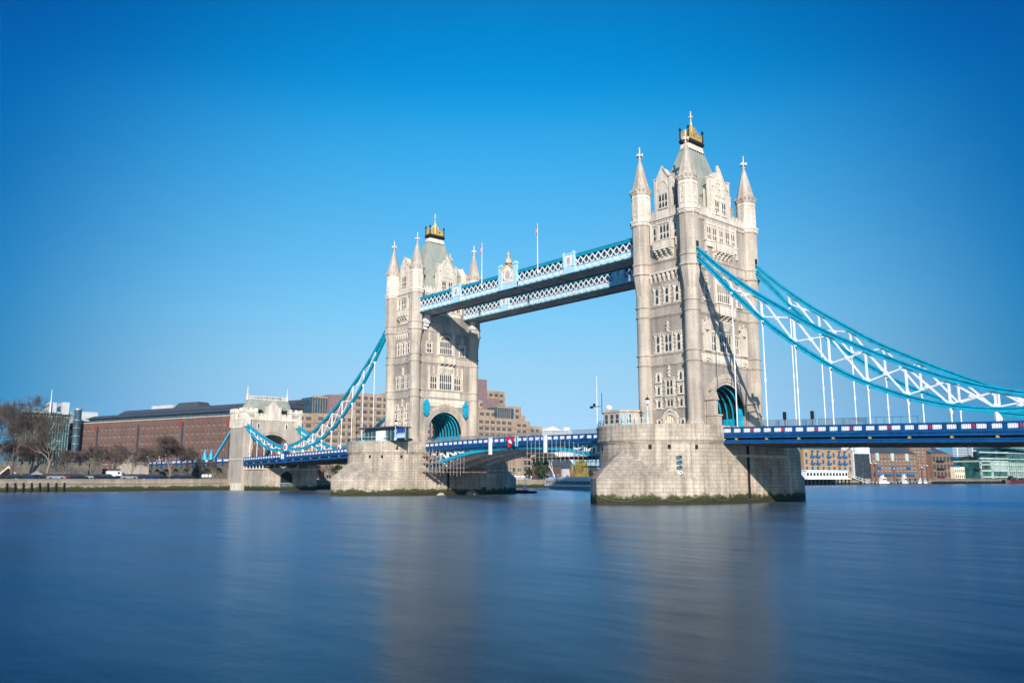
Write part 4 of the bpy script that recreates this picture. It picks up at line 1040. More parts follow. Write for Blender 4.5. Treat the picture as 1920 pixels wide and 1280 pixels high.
# navigation posts and crest at the middle of the bascules
for x, lb in ((-6.1, 'white post on the bascule parapet left of the red crest'), (10.85, 'white post on the bascule parapet right of the red crest')):
    P = thing('marker_post', lb, 'post', (x, -10.0, 8.9)); MB().box(x-.32, x+.32, -10.2, -9.75, 8.9, TB(x)-.1).build('post', WHITE, P); MB().box(x-.4, x+.4, -10.25, -9.72, TB(x)-.1, TB(x)+.12).build('cap', PALE, P)
P = thing('bridge_crest', 'red and white crest hanging on the middle of the bascule parapet', 'crest', (0, -9.9, 10.4))
F = face_frame((0.2, -9.75, 0), (1, 0, 0), (0, -1, 0))
m = MB()
for u, v, r_ in ((-.75, 12.0, .42), (.75, 12.0, .42), (-.2, 10.75, .42)): m.arc(F, u, v, .01, r_, 0, .3, 0, 2*PI, 12, 1.3)
m.build('lifebuoy_disc', RED, P); MB().fb(F, -.5, .45, 11.1, 11.9, 0, .22).build('white_plate', WHITE, P)
m = MB(); m.fb(F, 1.5, 1.62, 10.4, 12.6, 0, .1); m.fb(F, 2.2, 2.32, 10.4, 12.6, 0, .1)
for k in range(7): m.fb(F, 1.62, 2.2, 10.6+k*.3, 10.68+k*.3, 0, .08)
m.build('ladder', PALE, P)

def scaffold(label, x0, x1, ya, yb, zt, zl, seed, planks):
    rnd = random.Random(seed); P = thing('scaffolding', label, 'scaffolding', ((x0+x1)/2, (ya+yb)/2, zl), 'scaffolding hung under the bascules')
    t = MB(); n = int((x1-x0)/1.15)
    for k in range(n+1):
        x = x0+(x1-x0)*k/n
        for y in (ya, (ya+yb)/2, yb): a = zl+rnd.uniform(-.7, .2); t.tube([(x, y, a), (x, y, zt(x)+rnd.uniform(-.3, .4))], .055, 5)
    for z in planks:
        t.tube([(x0-.4, ya, z+.9), (x1+.4, ya, z+.9)], .05, 5); t.tube([(x0-.4, yb, z+.9), (x1+.4, yb, z+.9)], .05, 5)
        for k in range(0, n+1, 2): x = x0+(x1-x0)*k/n; t.tube([(x, ya-.4, z-.1), (x, yb+.4, z-.1)], .05, 5)
    t.build('tubes', STEELP, P)
    w_ = MB()
    for z in planks:
        for j in range(int((yb-ya)/.5)):
            y = ya+j*.5; o = rnd.uniform(-.5, .5); w_.box(x0+o, x1+o, y, y+.46, z+rnd.uniform(-.01, .01), z+.09)
    w_.build('plank_platform', WOODP, P)
scaffold('scaffolding platform under the bascule root against the far pier', -30.2, -24.6, -10.6, -8.7, lambda x: 10.4, 5.2, 3, (5.4, 7.4, 9.0))
scaffold('long low scaffolding platform beneath the left bascule in front of the far pier face', -29.5, -17.0, -8.5, 6.5, lambda x: BB(x)+.2, 5.0, 5, (5.3,))
scaffold('scaffolding with orange planks under the right bascule by the near pier', 6.0, 29.8, -10.4, 7.5, lambda x: BB(x)+2.2, 7.6, 8, (8.0,))
scaffold('dark lower scaffolding deck beside the near pier', 17.0, 30.0, -6.0, 8.0, lambda x: 8.0, 5.6, 9, (6.2,))

# ------------------------------------------------------------------ water and land
wm = MB(); wm.face([(-9000, -9000, 0), (9000, -9000, 0), (9000, 9000, 0), (-9000, 9000, 0)]); struct(wm.build('river_water', WATER))
SHORE = [(-140, -900), (-140, -11.5), (-140, 14), (-132, 26), (-122, 60), (-116, 130), (-110, 300), (-92, 394), (-62, 552), (0, 800), (300, 1300), (2500, 2600), (9000, 3000)]
lm = MB(); lm.face([(x, y, 3.3) for x, y in SHORE]+[(9000, 12000, 3.3), (-12000, 12000, 3.3), (-12000, -900, 3.3)])
struct(lm.build('embankment_ground', LAND))

BOXG = M_plain('pale_grey_cladding', (.46, .47, .5), .6)

# ------------------------------------------------------------------ north abutment tower and approach
def make_abutment():
    X0, X1, Y = -132.2, -142.6, 10.2
    P = thing('abutment_tower', 'squat stone abutment tower with a steep grey roof over the road at left', 'gatehouse', ((X0+X1)/2, 0, 0))
    xc = (X0+X1)/2; hx = (X0-X1)/2
    m = MB(); rx, rz, sp = 7.1, 6.6, 11.7; K = 22
    for s in (-1, 1): m.box(X1, X0, s*rx, s*Y, 0, 23.4)
    for k in range(K):
        t0 = PI*k/K; t1 = PI*(k+1)/K; y0, z0, y1, z1 = rx*math.cos(t0), sp+rz*math.sin(t0), rx*math.cos(t1), sp+rz*math.sin(t1)
        m.face([(X0, y1, z1), (X0, y0, z0), (X0, y0, 23.4), (X0, y1, 23.4)]); m.face([(X1, y0, z0), (X1, y1, z1), (X1, y1, 23.4), (X1, y0, 23.4)])
        m.face([(X0, y0, z0), (X0, y1, z1), (X1, y1, z1), (X1, y0, z0)])
    m.face([(X0, -Y, 23.41), (X0, Y, 23.41), (X1, Y, 23.41), (X1, -Y, 23.41)])
    m.build('wall', STONE_A, P)
    FS = face_frame((X0, 0, 0), (0, 1, 0), (1, 0, 0)); FN = face_frame((X1, 0, 0), (0, -1, 0), (-1, 0, 0)); FW = face_frame((xc, -Y, 0), (1, 0, 0), (0, -1, 0)); FE = face_frame((xc, Y, 0), (-1, 0, 0), (0, 1, 0))
    for F in (FS, FN):
        a = MB()
        for r0, n1 in ((.0, .1), (.45, .25), (.9, .4)):
            for k in range(K):
                t0 = PI*k/K; t1 = PI*(k+1)/K; q = lambda r, t: ((rx+r)*math.cos(t), sp+(rz+r)*math.sin(t))
                a.fpoly(F, [q(r0, t0), q(r0+.42, t0), q(r0+.42, t1), q(r0, t1)], 0, n1)
        a.build('arch_moulding', STONE_T, P)
        st = MB(); st.fb(F, -Y-.2, Y+.2, 23.0, 23.4, 0, .35); st.fb(F, -Y, Y, 9.9, 10.3, 0, .15) if 0 else None
        for k in range(14): u = -6.5+k*1.0; st.fb(F, u-.15, u+.15, 22.5, 23.0, 0, .25)
        st.fb(F, -5.9, 5.9, 23.4, 24.6, -.4, .15)
        for k in range(10):
            u = -5.4+k*1.2; st.fb(F, u-.36, u+.36, 24.6, 25.3, -.4, .15)
        st.fpoly(F, [(-2.4, 23.4), (2.4, 23.4), (2.4, 26.9), (0, 29.6), (-2.4, 26.9)], -1.2, .3)
        for s in (-1, 1): st.fb(F, s*2.2, s*2.7, 23.4, 27.6, -.4, .45)
        for k in range(3): st.fb(F, -1.3+k*1.0, -.7+k*1.0, 25.0, 26.6, .3, .36)
        st.fb(F, -1.5, 1.5, 23.8, 24.5, .3, .38)
        st.build('battlement', STONE_P, P)
        for s in (-1, 1): window(P, F, s*5.0, 20.3, 21.9, .6, 1, (), .25, .15, hood=False)
        for s in (-1, 1): MB().fpoly(F, [(s*9.2-1.1, 20.8), (s*9.2+1.1, 20.8), (s*9.2+1.1, 23.2), (s*9.2, 24.9), (s*9.2-1.1, 23.2)], 0, .8).build('chain_housing', STONE_P, P)
    for F in (FW, FE):
        st = MB(); st.fb(F, -hx-.3, hx+.3, 23.0, 23.4, 0, .35); st.fb(F, -hx, hx, 20.6, 22.9, 0, .12)
        for k in range(9): u = -4.6+k*1.15; st.fb(F, u-.15, u+.15, 22.4, 23.0, .12, .3)
        for k in range(12): u = -2.6+k*.6; st.fb(F, u-.12, u+.12, 20.4, 20.9, .12, .25)
        st.fb(F, -hx, hx, 9.8, 10.2, 0, .2); st.fb(F, -hx-.1, hx+.1, 0, 2.3, 0, .15); st.build('string_course', STONE_P, P)
        lp = MB()
        for u in (-1.6, .4): lp.fb(F, u-.25, u+.25, 15.0, 17.0, 0, .02)
        lp.build('stone_stain', STONE_H, P)
    for sx in (-1, 1):
        for sy in (-1, 1):
            x = xc+sx*(hx-1.6); y = sy*(Y-2.1); t = MB(); t.box(x-1.9, x+1.9, y-2.3, y+2.3, 23.4, 25.6); t.box(x-2.1, x+2.1, y-2.5, y+2.5, 25.6, 26.0)
            for a in range(3):
                for s in (-1, 1): t.box(x-2.0+a*1.6, x-1.1+a*1.6, y+s*2.3-.15, y+s*2.3+.15, 26.0, 27.0); t.box(x+s*1.9-.15, x+s*1.9+.15, y-2.3+a*1.85, y-1.4+a*1.85, 26.003, 26.997)
            t.box(x-1.8, x+1.8, y-2.2, y+2.2, 26.0, 26.3)
            t.build('corner_turret', STONE_P, P)
            w_ = MB(); w_.box(x-1.92, x+1.92, y-1.3, y+1.3, 23.9, 25.2); w_.build('rubble_panel', STONE_W, P)
    r = MB(); r.hexa([(X1+1.2, -9.0, 23.5), (X0-1.2, -9.0, 23.5), (X0-1.2, 9.0, 23.5), (X1+1.2, 9.0, 23.5), (xc-.3, -7.1, 30.4), (xc+.3, -7.1, 30.4), (xc+.3, 7.4, 30.4), (xc-.3, 7.4, 30.4)]); r.build('roof', SLATE, P)
    for s in (-1, 1):
        d = MB(); y = s*4.6; d.box(X0-2.8, X0-1.0, y-.8, y+.8, 24.5, 26.8); o = d.build('dormer', DARKV, P)
        MB().hexa([(X0-3.6, y-1.2, 26.8), (X0-.7, y-1.2, 26.6), (X0-.7, y+1.2, 26.6), (X0-3.6, y+1.2, 26.8), (X0-3.6, y-.9, 27.9), (X0-2.0, y-.9, 27.4), (X0-2.0, y+.9, 27.4), (X0-3.6, y+.9, 27.9)]).build('dormer_roof', SLATE, o)
    c = MB(); c.box(xc-.1, xc+.1, -7.0, 7.3, 31.35, 31.6); c.box(xc-.2, xc+.2, -7.0, 7.3, 30.3, 30.7)
    for k in range(24): y = -6.8+k*.6; c.box(xc-.08, xc+.08, y-.1, y+.1, 30.6, 31.4)
    for y in (-7.1, 7.4): c.lathe([(.45, 30.0), (.35, 31.8), (.45, 32.0), (.2, 32.2), (.18, 33.2), (.34, 33.3), (.3, 33.5), (.12, 33.6), (.1, 34.4), (.2, 34.5), (0, 34.9)], xc, y, 8)
    c.build('ridge_crest', STONE_P, P)
    lo = MB()
    b = MB(); b.box(X0, -118.0, -9.2, 9.4, 0, 6.6) if 0 else None
    return P
make_abutment()
# low abutment block under the deck, with arched recess
P = thing('abutment_block', 'low stone abutment with dark arched recess and walkway under the deck', 'abutment', (-126, 0, 0))
m = MB(); m.box(-132.0, -118.6, -9.0, 10.0, -1, 6.6); m.build('wall', STONE_G, P)
m = MB(); m.box(-132.1, -118.3, -9.4, 10.4, 6.6, 7.0); m.build('ledge', STONE_P, P)
F = face_frame((-118.6, .5, 0), (0, 1, 0), (1, 0, 0))
m = MB(); m.fpoly(F, [(-3.4, 1.2), (.6, 1.2), (.6, 4.5), (-.2, 5.6), (-1.4, 6.1), (-2.6, 5.6), (-3.4, 4.5)], 0, .03); m.build('recess', DARKV, P)
m = MB()
for k in range(10): m.fb(F, -3.2+k*.4, -3.14+k*.4, 1.2, 2.4, .05, .1)
m.fb(F, -3.4, .6, 2.3, 2.4, .05, .1); m.build('railing', PALE, P)
m = MB()
for k in range(6): x = -131.0+k*2.4; m.box(x-.12, x+.12, -9.0, -8.8, 7.0, 8.3)
for y in (-5, -1, 3, 7): m.box(-118.9, -118.7, y-.1, y+.1, 7.0, 8.3)
m.build('bearing_posts', GREYST, P)

# approach viaduct (blue parapet over stone arches)
P = thing('approach_viaduct', 'stone approach viaduct with blue and white parapet left of the abutment tower', 'viaduct', (-188, 0, 2.5))
TA = lambda x: 10.55+(x+146)*.003
m = MB(); xs = [-146-10*k for k in range(12)]
m.box(-262, -142.6, -9.4, 9.4, 7.8, 9.5)
for k in range(12): x = -147.5-10.4*k; m.box(x-1.5, x+1.5, -9.4, 9.4, 2.4, 7.8)
for k in range(11):
    xc = -147.5-10.4*(k+.5); 
    for j in range(10):
        t0 = PI*j/10; t1 = PI*(j+1)/10; a = (xc+3.7*math.cos(t0), 4.9+2.6*math.sin(t0)); b = (xc+3.7*math.cos(t1), 4.9+2.6*math.sin(t1))
        for y in (-9.4, 9.4): m.face([(a[0], y, a[1]), (a[0], y, 7.8), (b[0], y, 7.8), (b[0], y, b[1])][::(1 if y < 0 else -1)])
        m.face([(a[0], -9.4, a[1]), (b[0], -9.4, b[1]), (b[0], 9.4, b[1]), (a[0], 9.4, a[1])])
m.build('arcade', STONE_F, P)
m = MB(); m.box(-262, -142.7, -9.75, -9.35, 9.3, 9.55); m.box(-262, -142.7, -9.7, -9.4, 10.35, 10.6); m.box(-262, -142.7, 9.4, 9.7, 9.3, 10.6)
for k in range(22): x = -143.5-5.5*k; m.box(x-.4, x+.4, -9.9, -9.3, 8.4 if k % 2 else 7.9, 10.75)
m.build('parapet', NAVY, P)
m = MB()
for k in range(21): x = -143.5-5.5*(k+.5); m.box(x-2.2, x+2.2, -9.6, -9.45, 9.55, 10.35)
m.build('parapet_panels', WHITE, P)['kind'] = 'stuff'
for y in (-9.15, 9.15):
    P = thing('chain_stay', 'straight turquoise back stay on the %s side of the abutment tower' % ('upstream' if y < 0 else 'downstream'), 'bridge chain', (-151, y, 9.5), 'land ties of the chains')
    m = MB(); m.beam((-142.6, y, 21.6), (-161, y, 8.8), .62, .25); m.beam((-142.6, y, 20.7), (-161, y, 7.9), .62, .25); m.build('flange', TEAL, P)
    m = MB(); m.beam((-142.6, y, 21.15), (-161, y, 8.35), .3, .7); m.build('web', PALE, P)

# ------------------------------------------------------------------ quay, river wall
m = MB()
for (xa, ya), (xb, yb) in zip(SHORE, SHORE[1:]):
    if ya < -600 or ya > 900: pass
    u0 = ya; L = math.hypot(xb-xa, yb-ya)
    m.face([(xa, ya, -1), (xb, yb, -1), (xb, yb, 3.3), (xa, ya, 3.3)], [(u0, -1), (u0+L, -1), (u0+L, 3.3), (u0, 3.3)])
struct(m.build('quay', QUAY))
P = thing('river_parapet', 'long pale stone river wall in front of the parked cars at left', 'wall', (-140, -150, 2.5))
m = MB(); m.box(-140.5, -140.02, -400, -11.5, 2.5, 3.45); m.box(-140.6, -139.85, -400, -11.5, 3.45, 3.68); m.box(-140.3, -139.7, -400, -11.5, 2.2, 2.55); m.build('parapet', QUAY, P)
for k in range(8):
    q = at(12.5+16*k*.96, 912, 'x', -139.6); y = q.y
    P = thing('mooring_timber', 'dark upright mooring timber against the green quay wall at the far left', 'timber', (-139.6, y, 0), 'mooring timbers on the quay wall')
    MB().box(-139.85, -139.5, y-.16, y+.16, -1, 2.7).build('post', BLACK, P); MB().box(-139.95, -139.45, y-.2, y+.2, 2.71, 2.8).build('cap', STONE_P, P)

# ------------------------------------------------------------------ trees
def twig_tree(name, label, loc, H, spread, seed, trunk_frac=.28, bark=None, depth=6, lean=0.0, group='bare winter trees', r0=None, dense=1.0, up=.35):
    rnd = random.Random(seed); P = thing(name, label, 'tree', loc, group)
    big = MB(); sm = MB(); r0 = r0 or H*.022; z0 = loc[2]-.2
    def grow(p, d, L, r, lv):
        n = 3 if lv < 3 else 2; pts = [p]; rr = [r]; q = p; dd = d
        for k in range(n):
            dd = (dd+Vector((rnd.gauss(0, .16), rnd.gauss(0, .16), rnd.gauss(.03, .1)))*(.6 if lv == 0 else 1)).normalized(); q = q+dd*(L/n); pts.append(q); rr.append(max(.026, r*(1-.38*(k+1)/n)))
        (big if lv < 3 else sm).tube(pts, rr, 7 if lv == 0 else (5 if lv < 3 else 3), caps=False)
        if lv >= depth: return
        nb = (3 if lv < 2 else (3 if rnd.random() < .55*dense else 2)) + (1 if lv == 0 else 0)
        for b in range(nb):
            a = rnd.uniform(0, 2*PI); sp_ = rnd.uniform(.45, .95)*spread
            up_ = Vector((0, 0, 1)) if abs(dd.z) < .9 else Vector((1, 0, 0)); e1 = dd.cross(up_).normalized(); e2 = dd.cross(e1)
            nd = (dd+(e1*math.cos(a)+e2*math.sin(a))*sp_+Vector((0, 0, up*.5))).normalized()
            st = q if b < 2 or lv == 0 else pts[-2].lerp(q, rnd.random())
            grow(st, nd, L*rnd.uniform(.62, .86)*(1.0 if lv else 1.0), rr[-1]*rnd.uniform(.62, .82), lv+1)
    grow(Vector((loc[0], loc[1], z0)), Vector((lean, lean*.5, 1)).normalized(), H*trunk_frac, r0, 0)
    big.build('trunk', bark or BARK, P); sm.build('crown', TWIG, P); return P
TR = ((22, -175, 31, .80, 11, .22, 'tall dark bare tree at the far left edge', TWIG, 9, 1.2), (60, -205, 22, .85, 12, .22, 'dark bare tree behind the fortress wall', TWIG, 8, 1.3),
      (84, -150, 19, .80, 13, .32, 'pale barked plane tree with a crooked trunk before the fortress wall', BARK, 7, 1.2), (168, -150, 13.0, 1.0, 14, .26, 'small pollarded plane tree left of the white van', BARK, 8, 1.3),
      (246, -150, 12.0, 1.05, 15, .26, 'small wide bare plane tree in front of the red brick warehouse', BARK, 8, 1.3), (318, -150, 19, .85, 16, .20, 'broad dense bare plane tree left of the abutment tower', BARK, 9, 1.5),
      (-10, -200, 30, .85, 17, .24, 'dark bare tree cut by the left edge of the view', TWIG, 8, 1.3), (400, -156, 8, .9, 18, .3, 'slim young bare tree by the viaduct arches', BARK, 6, 1.0),
      (578, -150, 9, 1.0, 19, .3, 'bare tree under the left deck beside the abutment', BARK, 6, 1.0), (628, -154, 8, .9, 20, .3, 'small bare tree under the deck near the far pier', BARK, 6, 1.0),
      (122, -152, 9.5, 1.0, 22, .3, 'small bare tree halfway between the crooked and pollarded trees', BARK, 8, 1.2), (286, -162, 13, .95, 23, .28, 'slim bare tree behind the slanting flags', BARK, 8, 1.2),
      (352, -165, 12, .95, 24, .28, 'thin bare tree right of the broad dense plane', BARK, 8, 1.1), (205, -165, 12, 1.0, 25, .28, 'hazy brown bare tree before the brick wall right of the pale fortress tower', TWIG, 8, 1.2),
      (8, -214, 22, 1.0, 26, .2, 'dense dark bare tree behind the pointed gateway', TWIG, 8, 1.4), (30, -222, 21, 1.0, 27, .2, 'dark spreading bare tree between gateway and open kiosk', TWIG, 8, 1.4), (66, -230, 20, 1.0, 28, .2, 'dark bare tree against the green glass office', TWIG, 8, 1.4),
      (44, -215, 20, .95, 21, .2, 'low spreading dark tree behind the pale crooked plane tree', TWIG, 8, 1.4))
for px, xx, H, spd, sd_, tf, lb, bk, dp, dn in TR:
    q = at(px, 896, 'x', xx); twig_tree('bare_tree', lb, (xx, q.y, 2.5), H, spd, sd_, tf, bk, dp, dense=dn)
def leafy(name, label, loc, H, rx, seed, mt, n=2600, leaf=.5, droop=False, cat='tree'):
    rnd = random.Random(seed); P = thing(name, label, cat, loc)
    x, y, z = loc; t = MB(); t.tube([(x, y, z-.2), (x+.1, y, z+H*.4), (x, y, z+H*.75)], [H*.035, H*.025, .05], 7)
    for k in range(9): a = rnd.uniform(0, 6.28); t.tube([(x, y, z+H*rnd.uniform(.25, .6)), (x+rx*.7*math.cos(a), y+rx*.7*math.sin(a), z+H*rnd.uniform(.5, .8))], [H*.012, .03], 4)
    t.build('trunk', BARK, P); m = MB(); cl = [(rnd.gauss(0, .42), rnd.gauss(0, .42), rnd.uniform(.22, .95), rnd.uniform(.25, .5)) for _ in range(26)]
    for k in range(n):
        c = rnd.choice(cl); w_ = 1.15-abs(c[2]-.5)*1.3
        v = Vector((rnd.gauss(0, 1), rnd.gauss(0, 1), rnd.gauss(0, 1))).normalized()*c[3]*rnd.uniform(.6, 1)
        p = Vector((x+(c[0]*w_+v.x*.8)*rx, y+(c[1]*w_+v.y*.8)*rx, z+H*(c[2]+v.z*.25)))
        if droop: L = rnd.uniform(.8, 4)*min(1, (p.z-loc[2])/5); a = rnd.uniform(0, 6.28); m.face([p, p+Vector((math.cos(a)*.07, math.sin(a)*.07, .1)), p+Vector((math.cos(a)*.05+rnd.gauss(0, .15), math.sin(a)*.05, -L)), p+Vector((0, 0, -L))]); continue
        a = Vector((rnd.gauss(0, 1), rnd.gauss(0, 1), rnd.gauss(0, 1))).normalized(); b = a.cross(Vector((rnd.gauss(0, 1), rnd.gauss(0, 1), 1))).normalized()
        a *= leaf*rnd.uniform(.5, 1); b *= leaf*rnd.uniform(.5, 1); m.face([p-a, p-b*.6, p+a, p+b*.6])
    m.build('crown', mt, P); return P

# ------------------------------------------------------------------ buildings
def winset(P, items, glass=GLASS, name='window', frame=None, cap=96, arch=False, nf=.07, sub=True):
    items = list(items); rest = MB(); restf = MB()
    for i, (F, u, v, w_, h) in enumerate(items):
        m = MB() if i < cap else rest; f = MB() if i < cap else restf
        if arch: pts = [(u-w_/2, v), (u+w_/2, v), (u+w_/2, v+h*.72), (u+w_*.3, v+h*.94), (u, v+h), (u-w_*.3, v+h*.94), (u-w_/2, v+h*.72)]; m.face([F(a, b, .03) for a, b in pts])
        else: m.face([F(u-w_/2, v, .03), F(u+w_/2, v, .03), F(u+w_/2, v+h, .03), F(u-w_/2, v+h, .03)])
        if frame:
            f.fb(F, u-w_/2-.12, u+w_/2+.12, v-.18, v, 0, .16); f.fb(F, u-.05, u+.05, v, v+h*.93, .03, .09)
            if not arch: f.fb(F, u-w_/2-.1, u+w_/2+.1, v+h, v+h+.12, 0, .12)
        if i < cap:
            if frame: o = f.build(name, frame, P); m.build('pane', glass, o)
            else: m.build(name, glass, P)
    if rest.f: rest.build('upper_windows' if not frame else 'window_panes', glass, P)['kind'] = 'stuff'
    if restf.f: restf.build('window_frames', frame, P)['kind'] = 'stuff'

# red brick warehouse on a slanting line
def on_line(P0, P1, px):
    d = _F + _R*((px-960)/FPX); dx, dy = d.x, d.y; ex, ey = P1[0]-P0[0], P1[1]-P0[1]
    den = dx*(-ey)+dy*ex; rx, ry = P0[0]-CAM.x, P0[1]-CAM.y
    s = (rx*(-ey)+ry*ex)/den; return Vector((CAM.x+dx*s, CAM.y+dy*s, 0))
A0, A1 = (-334, -11.8), (-227.8, 23.5)
def seg_frame(a, b, z=0):
    d = Vector((b[0]-a[0], b[1]-a[1], 0)); L = d.length; d.normalize(); n = Vector((d.y, -d.x, 0)); return face_frame((a[0], a[1], z), d, n), L, d, n
q0 = on_line(A0, A1, 145); q1 = on_line(A0, A1, 548)
F, L, d, n = seg_frame(q0, q1)
P = thing('brick_warehouse', 'long red brick warehouse with arched windows and a dark slate roof', 'building', (q0.x, q0.y, 2.5))
m = MB(); m.fb(F, 0, L, 2.3, 31, -7, 0); m.build('wall', BRICK_R, P)
m = MB(); m.fb(F, -.1, L+.1, 31, 31.5, -.5, .3); m.fb(F, 0, L, 10.2, 10.5, 0, .15); m.build('cornice', STONE_A, P)
m = MB(); m.fb(F, 14, L-.5, 31.5, 33.2, -20, -1.2); m.build('attic_glazing', GLASS_B, P)
m = MB()
for k in range(int((L-16)/2.4)): m.fb(F, 15+k*2.4, 15.25+k*2.4, 31.5, 33.2, -1.2, -1.0)
m.build('attic_mullions', SLATE_D, P)['kind'] = 'stuff'
m = MB()
m.hexa([F(12, 33.2, 0), F(L, 33.2, 0), F(L, 33.2, -22), F(12, 33.2, -22), F(15, 34.8, -3), F(L, 34.8, -3), F(L, 34.8, -19), F(15, 34.8, -19)])
m.hexa([F(34, 35.0, -3.5), F(L, 35.0, -3.5), F(L, 35.0, -17), F(34, 35.0, -17), F(36, 37.0, -6), F(L, 37.0, -6), F(L, 37.0, -15), F(36, 37.0, -15)])
for a in (.47, .78): m.hexa([F(L*a, 37.0, -6), F(L*a+17, 37.0, -6), F(L*a+17, 37.0, -14), F(L*a, 37.0, -14), F(L*a+1.5, 39.4, -7.5), F(L*a+15.5, 39.4, -7.5), F(L*a+15.5, 39.4, -13), F(L*a+1.5, 39.4, -13)])
m.build('roof', SLATE_D, P)
m = MB(); m.fb(F, 52, 68, 37.0, 38.9, -15, -9); m.build('roof_plant_box', BOXG, P)
it = []
nc = int(L/3.55)
for r_ in range(6):
    for c in range(nc):
        u = 2.4+c*3.55
        if u > L-1.5: continue
        if c % 9 in (6,): continue
        it.append((F, u, 27.3-3.65*r_, 1.45, 1.9))
winset(P, it, GLASS, 'window', BRICK_B if 0 else STONE_A, 99, True)
m = MB()
for c in range(nc):
    if c % 9 == 6: u = 2.4+c*3.55; m.fb(F, u-.8, u+.8, 11, 29.5, 0, .05)
m.build('loading_bays', GLASS, P)
m = MB()
for c in range(nc):
    if c % 9 == 6 and c != 15:
        u = 2.4+c*3.55; m.fb(F, u-1.7, u-1.3, 27.2, 29.6, .05, .5)
m.build('hanging_banners', RED, P)

# glass offices at left
def boxb(P, name, px0, px1, ytop, x, dep, mt, z0=2.3, ybot=None):
    a = at(px0, ytop, 'x', x); b = at(px1, ytop, 'x', x); z1 = (a.z+b.z)/2
    if ybot: z0 = at((px0+px1)/2, ybot, 'x', x).z
    m = MB(); m.box(x-dep, x, a.y, b.y, z0, z1); m.build(name, mt, P)
    return face_frame((x, (a.y+b.y)/2, 0), (0, 1, 0), (1, 0, 0)), (b.y-a.y), z0, z1
q = at(90, 880, 'x', -330)
P = thing('glass_office', 'green glass office with a round stair tower and white rooftop boxes at left', 'building', (-330, q.y, 2.5))
F, W_, z0, z1 = boxb(P, 'curtain_wall', 42, 131, 774, -330, 30, GLASS_T)
m = MB()
for k in range(19): u = -W_/2+k*W_/18; m.fb(F, u-.12, u+.12, z0, z1, 0, .25)
for k in range(9): v = 6+k*4.0; m.fb(F, -W_/2, W_/2, v, v+.25, 0, .3)
for k in range(5): u = -W_/2+W_*(k+.5)/5; m.beam(F(u-6, 18, .5), F(u+3, 38, .5), .3, .3)
m.fb(F, -W_/2-2, W_/2+1, z1-.2, z1+.9, -.5, 1.6); m.build('white_steel_frame', M_plain('pale_green_steel', (.22, .33, .31), .4), P)
for pa, pb, yt, yb in ((94, 107, 754, 773), (118, 131, 754, 777)): boxb(P, 'rooftop_box', pa, pb, yt, -328, 10, BOXG, ybot=yb)
c = at(139, 860, 'x', -326); m = MB(); r_ = abs(at(146, 800, 'x', -326).y-at(132, 800, 'x', -326).y)/2; zt = at(139, 768, 'x', -326).z
m.lathe([(r_, 2.3), (r_, zt)], -326, c.y, 20); m.build('stair_tower', GLASS_B, P)
m = MB(); m.lathe([(r_+.15, zt), (r_+.15, zt+.5), (r_*.5, zt+1.3), (0, zt+1.4)], -326, c.y, 20)
for k in range(8): m.ring(-326, c.y, 5+k*(zt-6)/8, r_, .3, .12, 20)
m.build('tower_rings', STEELP, P)
a = at(94, 772, 'x', -327); MB().tube([(-327, a.y, a.z-3), (-327, a.y, at(94, 730, 'x', -327).z)], [.35, .1], 6).build('mast', WHITE, P)
q = at(170, 880, 'x', -350)
P = thing('white_office', 'white modern office block behind the left end of the brick warehouse', 'building', (-350, q.y, 2.5))
F, W_, z0, z1 = boxb(P, 'wall', 140, 196, 781, -350, 25, BOXG); boxb(P, 'wall', 150, 184, 772, -352, 12, BOXG, ybot=781)
winset(P, [(F, -W_/2+2.5+k*3.4, z1-5.2, 2.8, 2.8) for k in range(int(W_/3.4))], GLASS_T)

# tan concrete hotel, stepped
q = at(640, 890, 'x', -178)
P = thing('concrete_hotel', 'stepped tan concrete hotel with mauve rooftop blocks behind the far tower', 'building', (-178, at(780, 890, 'x', -178).y, 2.5))
HB = ((552, 1016, 858, -190, 18, 0), (553, 590, 774, -180, 16, 0), (590, 668, 776, -179, 16, 0), (586, 628, 745, -188, 10, 1), (618, 690, 742, -186, 10, 2), (660, 735, 738, -181, 18, 0), (735, 900, 742, -183, 18, 0),
      (895, 913, 711, -182, 12, 2), (893, 947, 732, -184, 12, 0), (893, 935, 751, -176, 12, 0), (905, 937, 749, -175.5, 6, 2), (893, 946, 768, -170, 14, 0), (932, 963, 764, -168, 14, 1), (962, 977, 762, -171, 8, 0), (977, 985, 779, -172, 8, 0),
      (893, 964, 783, -164, 24, 0), (962, 994, 789, -166, 22, 0), (990, 1016, 799, -168, 20, 0))
its = []; bands = MB()
for (a, b, yt, xx, dp, kind) in HB:
    F, W_, z0, z1 = boxb(P, ('wall', 'rooftop_glazing', 'mauve_cladding')[kind], a, b, yt, xx, dp, (CONC, GLASS_B, CONC_P)[kind])
    if kind == 0:
        nf = int((z1-5)/3.0); ncol = int((W_-1)/3.5)
        for r_ in range(nf):
            v = z1-2.9-r_*3.0
            if v < 5 or xx == -190: continue
            bands.fb(F, -W_/2, W_/2, v-1.15, v-.1, .0, .28)
            for c in range(ncol): its.append((F, -ncol*3.5/2+3.5*(c+.5), v, 2.4, 1.45))
    elif kind == 1:
        for k in range(int(W_/1.2)): bands.fb(F, -W_/2+k*1.2, -W_/2+k*1.2+.14, z1-9, z1, 0, .15)
        bands.fb(F, -W_/2, W_/2, z1-.3, z1+.5, 0, .3)
bands.build('floor_bands', CONC, P)['kind'] = 'stuff'
its.sort(key=lambda t: t[0](0, 0, 0)[0] < -180)
winset(P, its, M_glass('brown_window_glass', (.10, .085, .085), .15), 'window', None, 99)
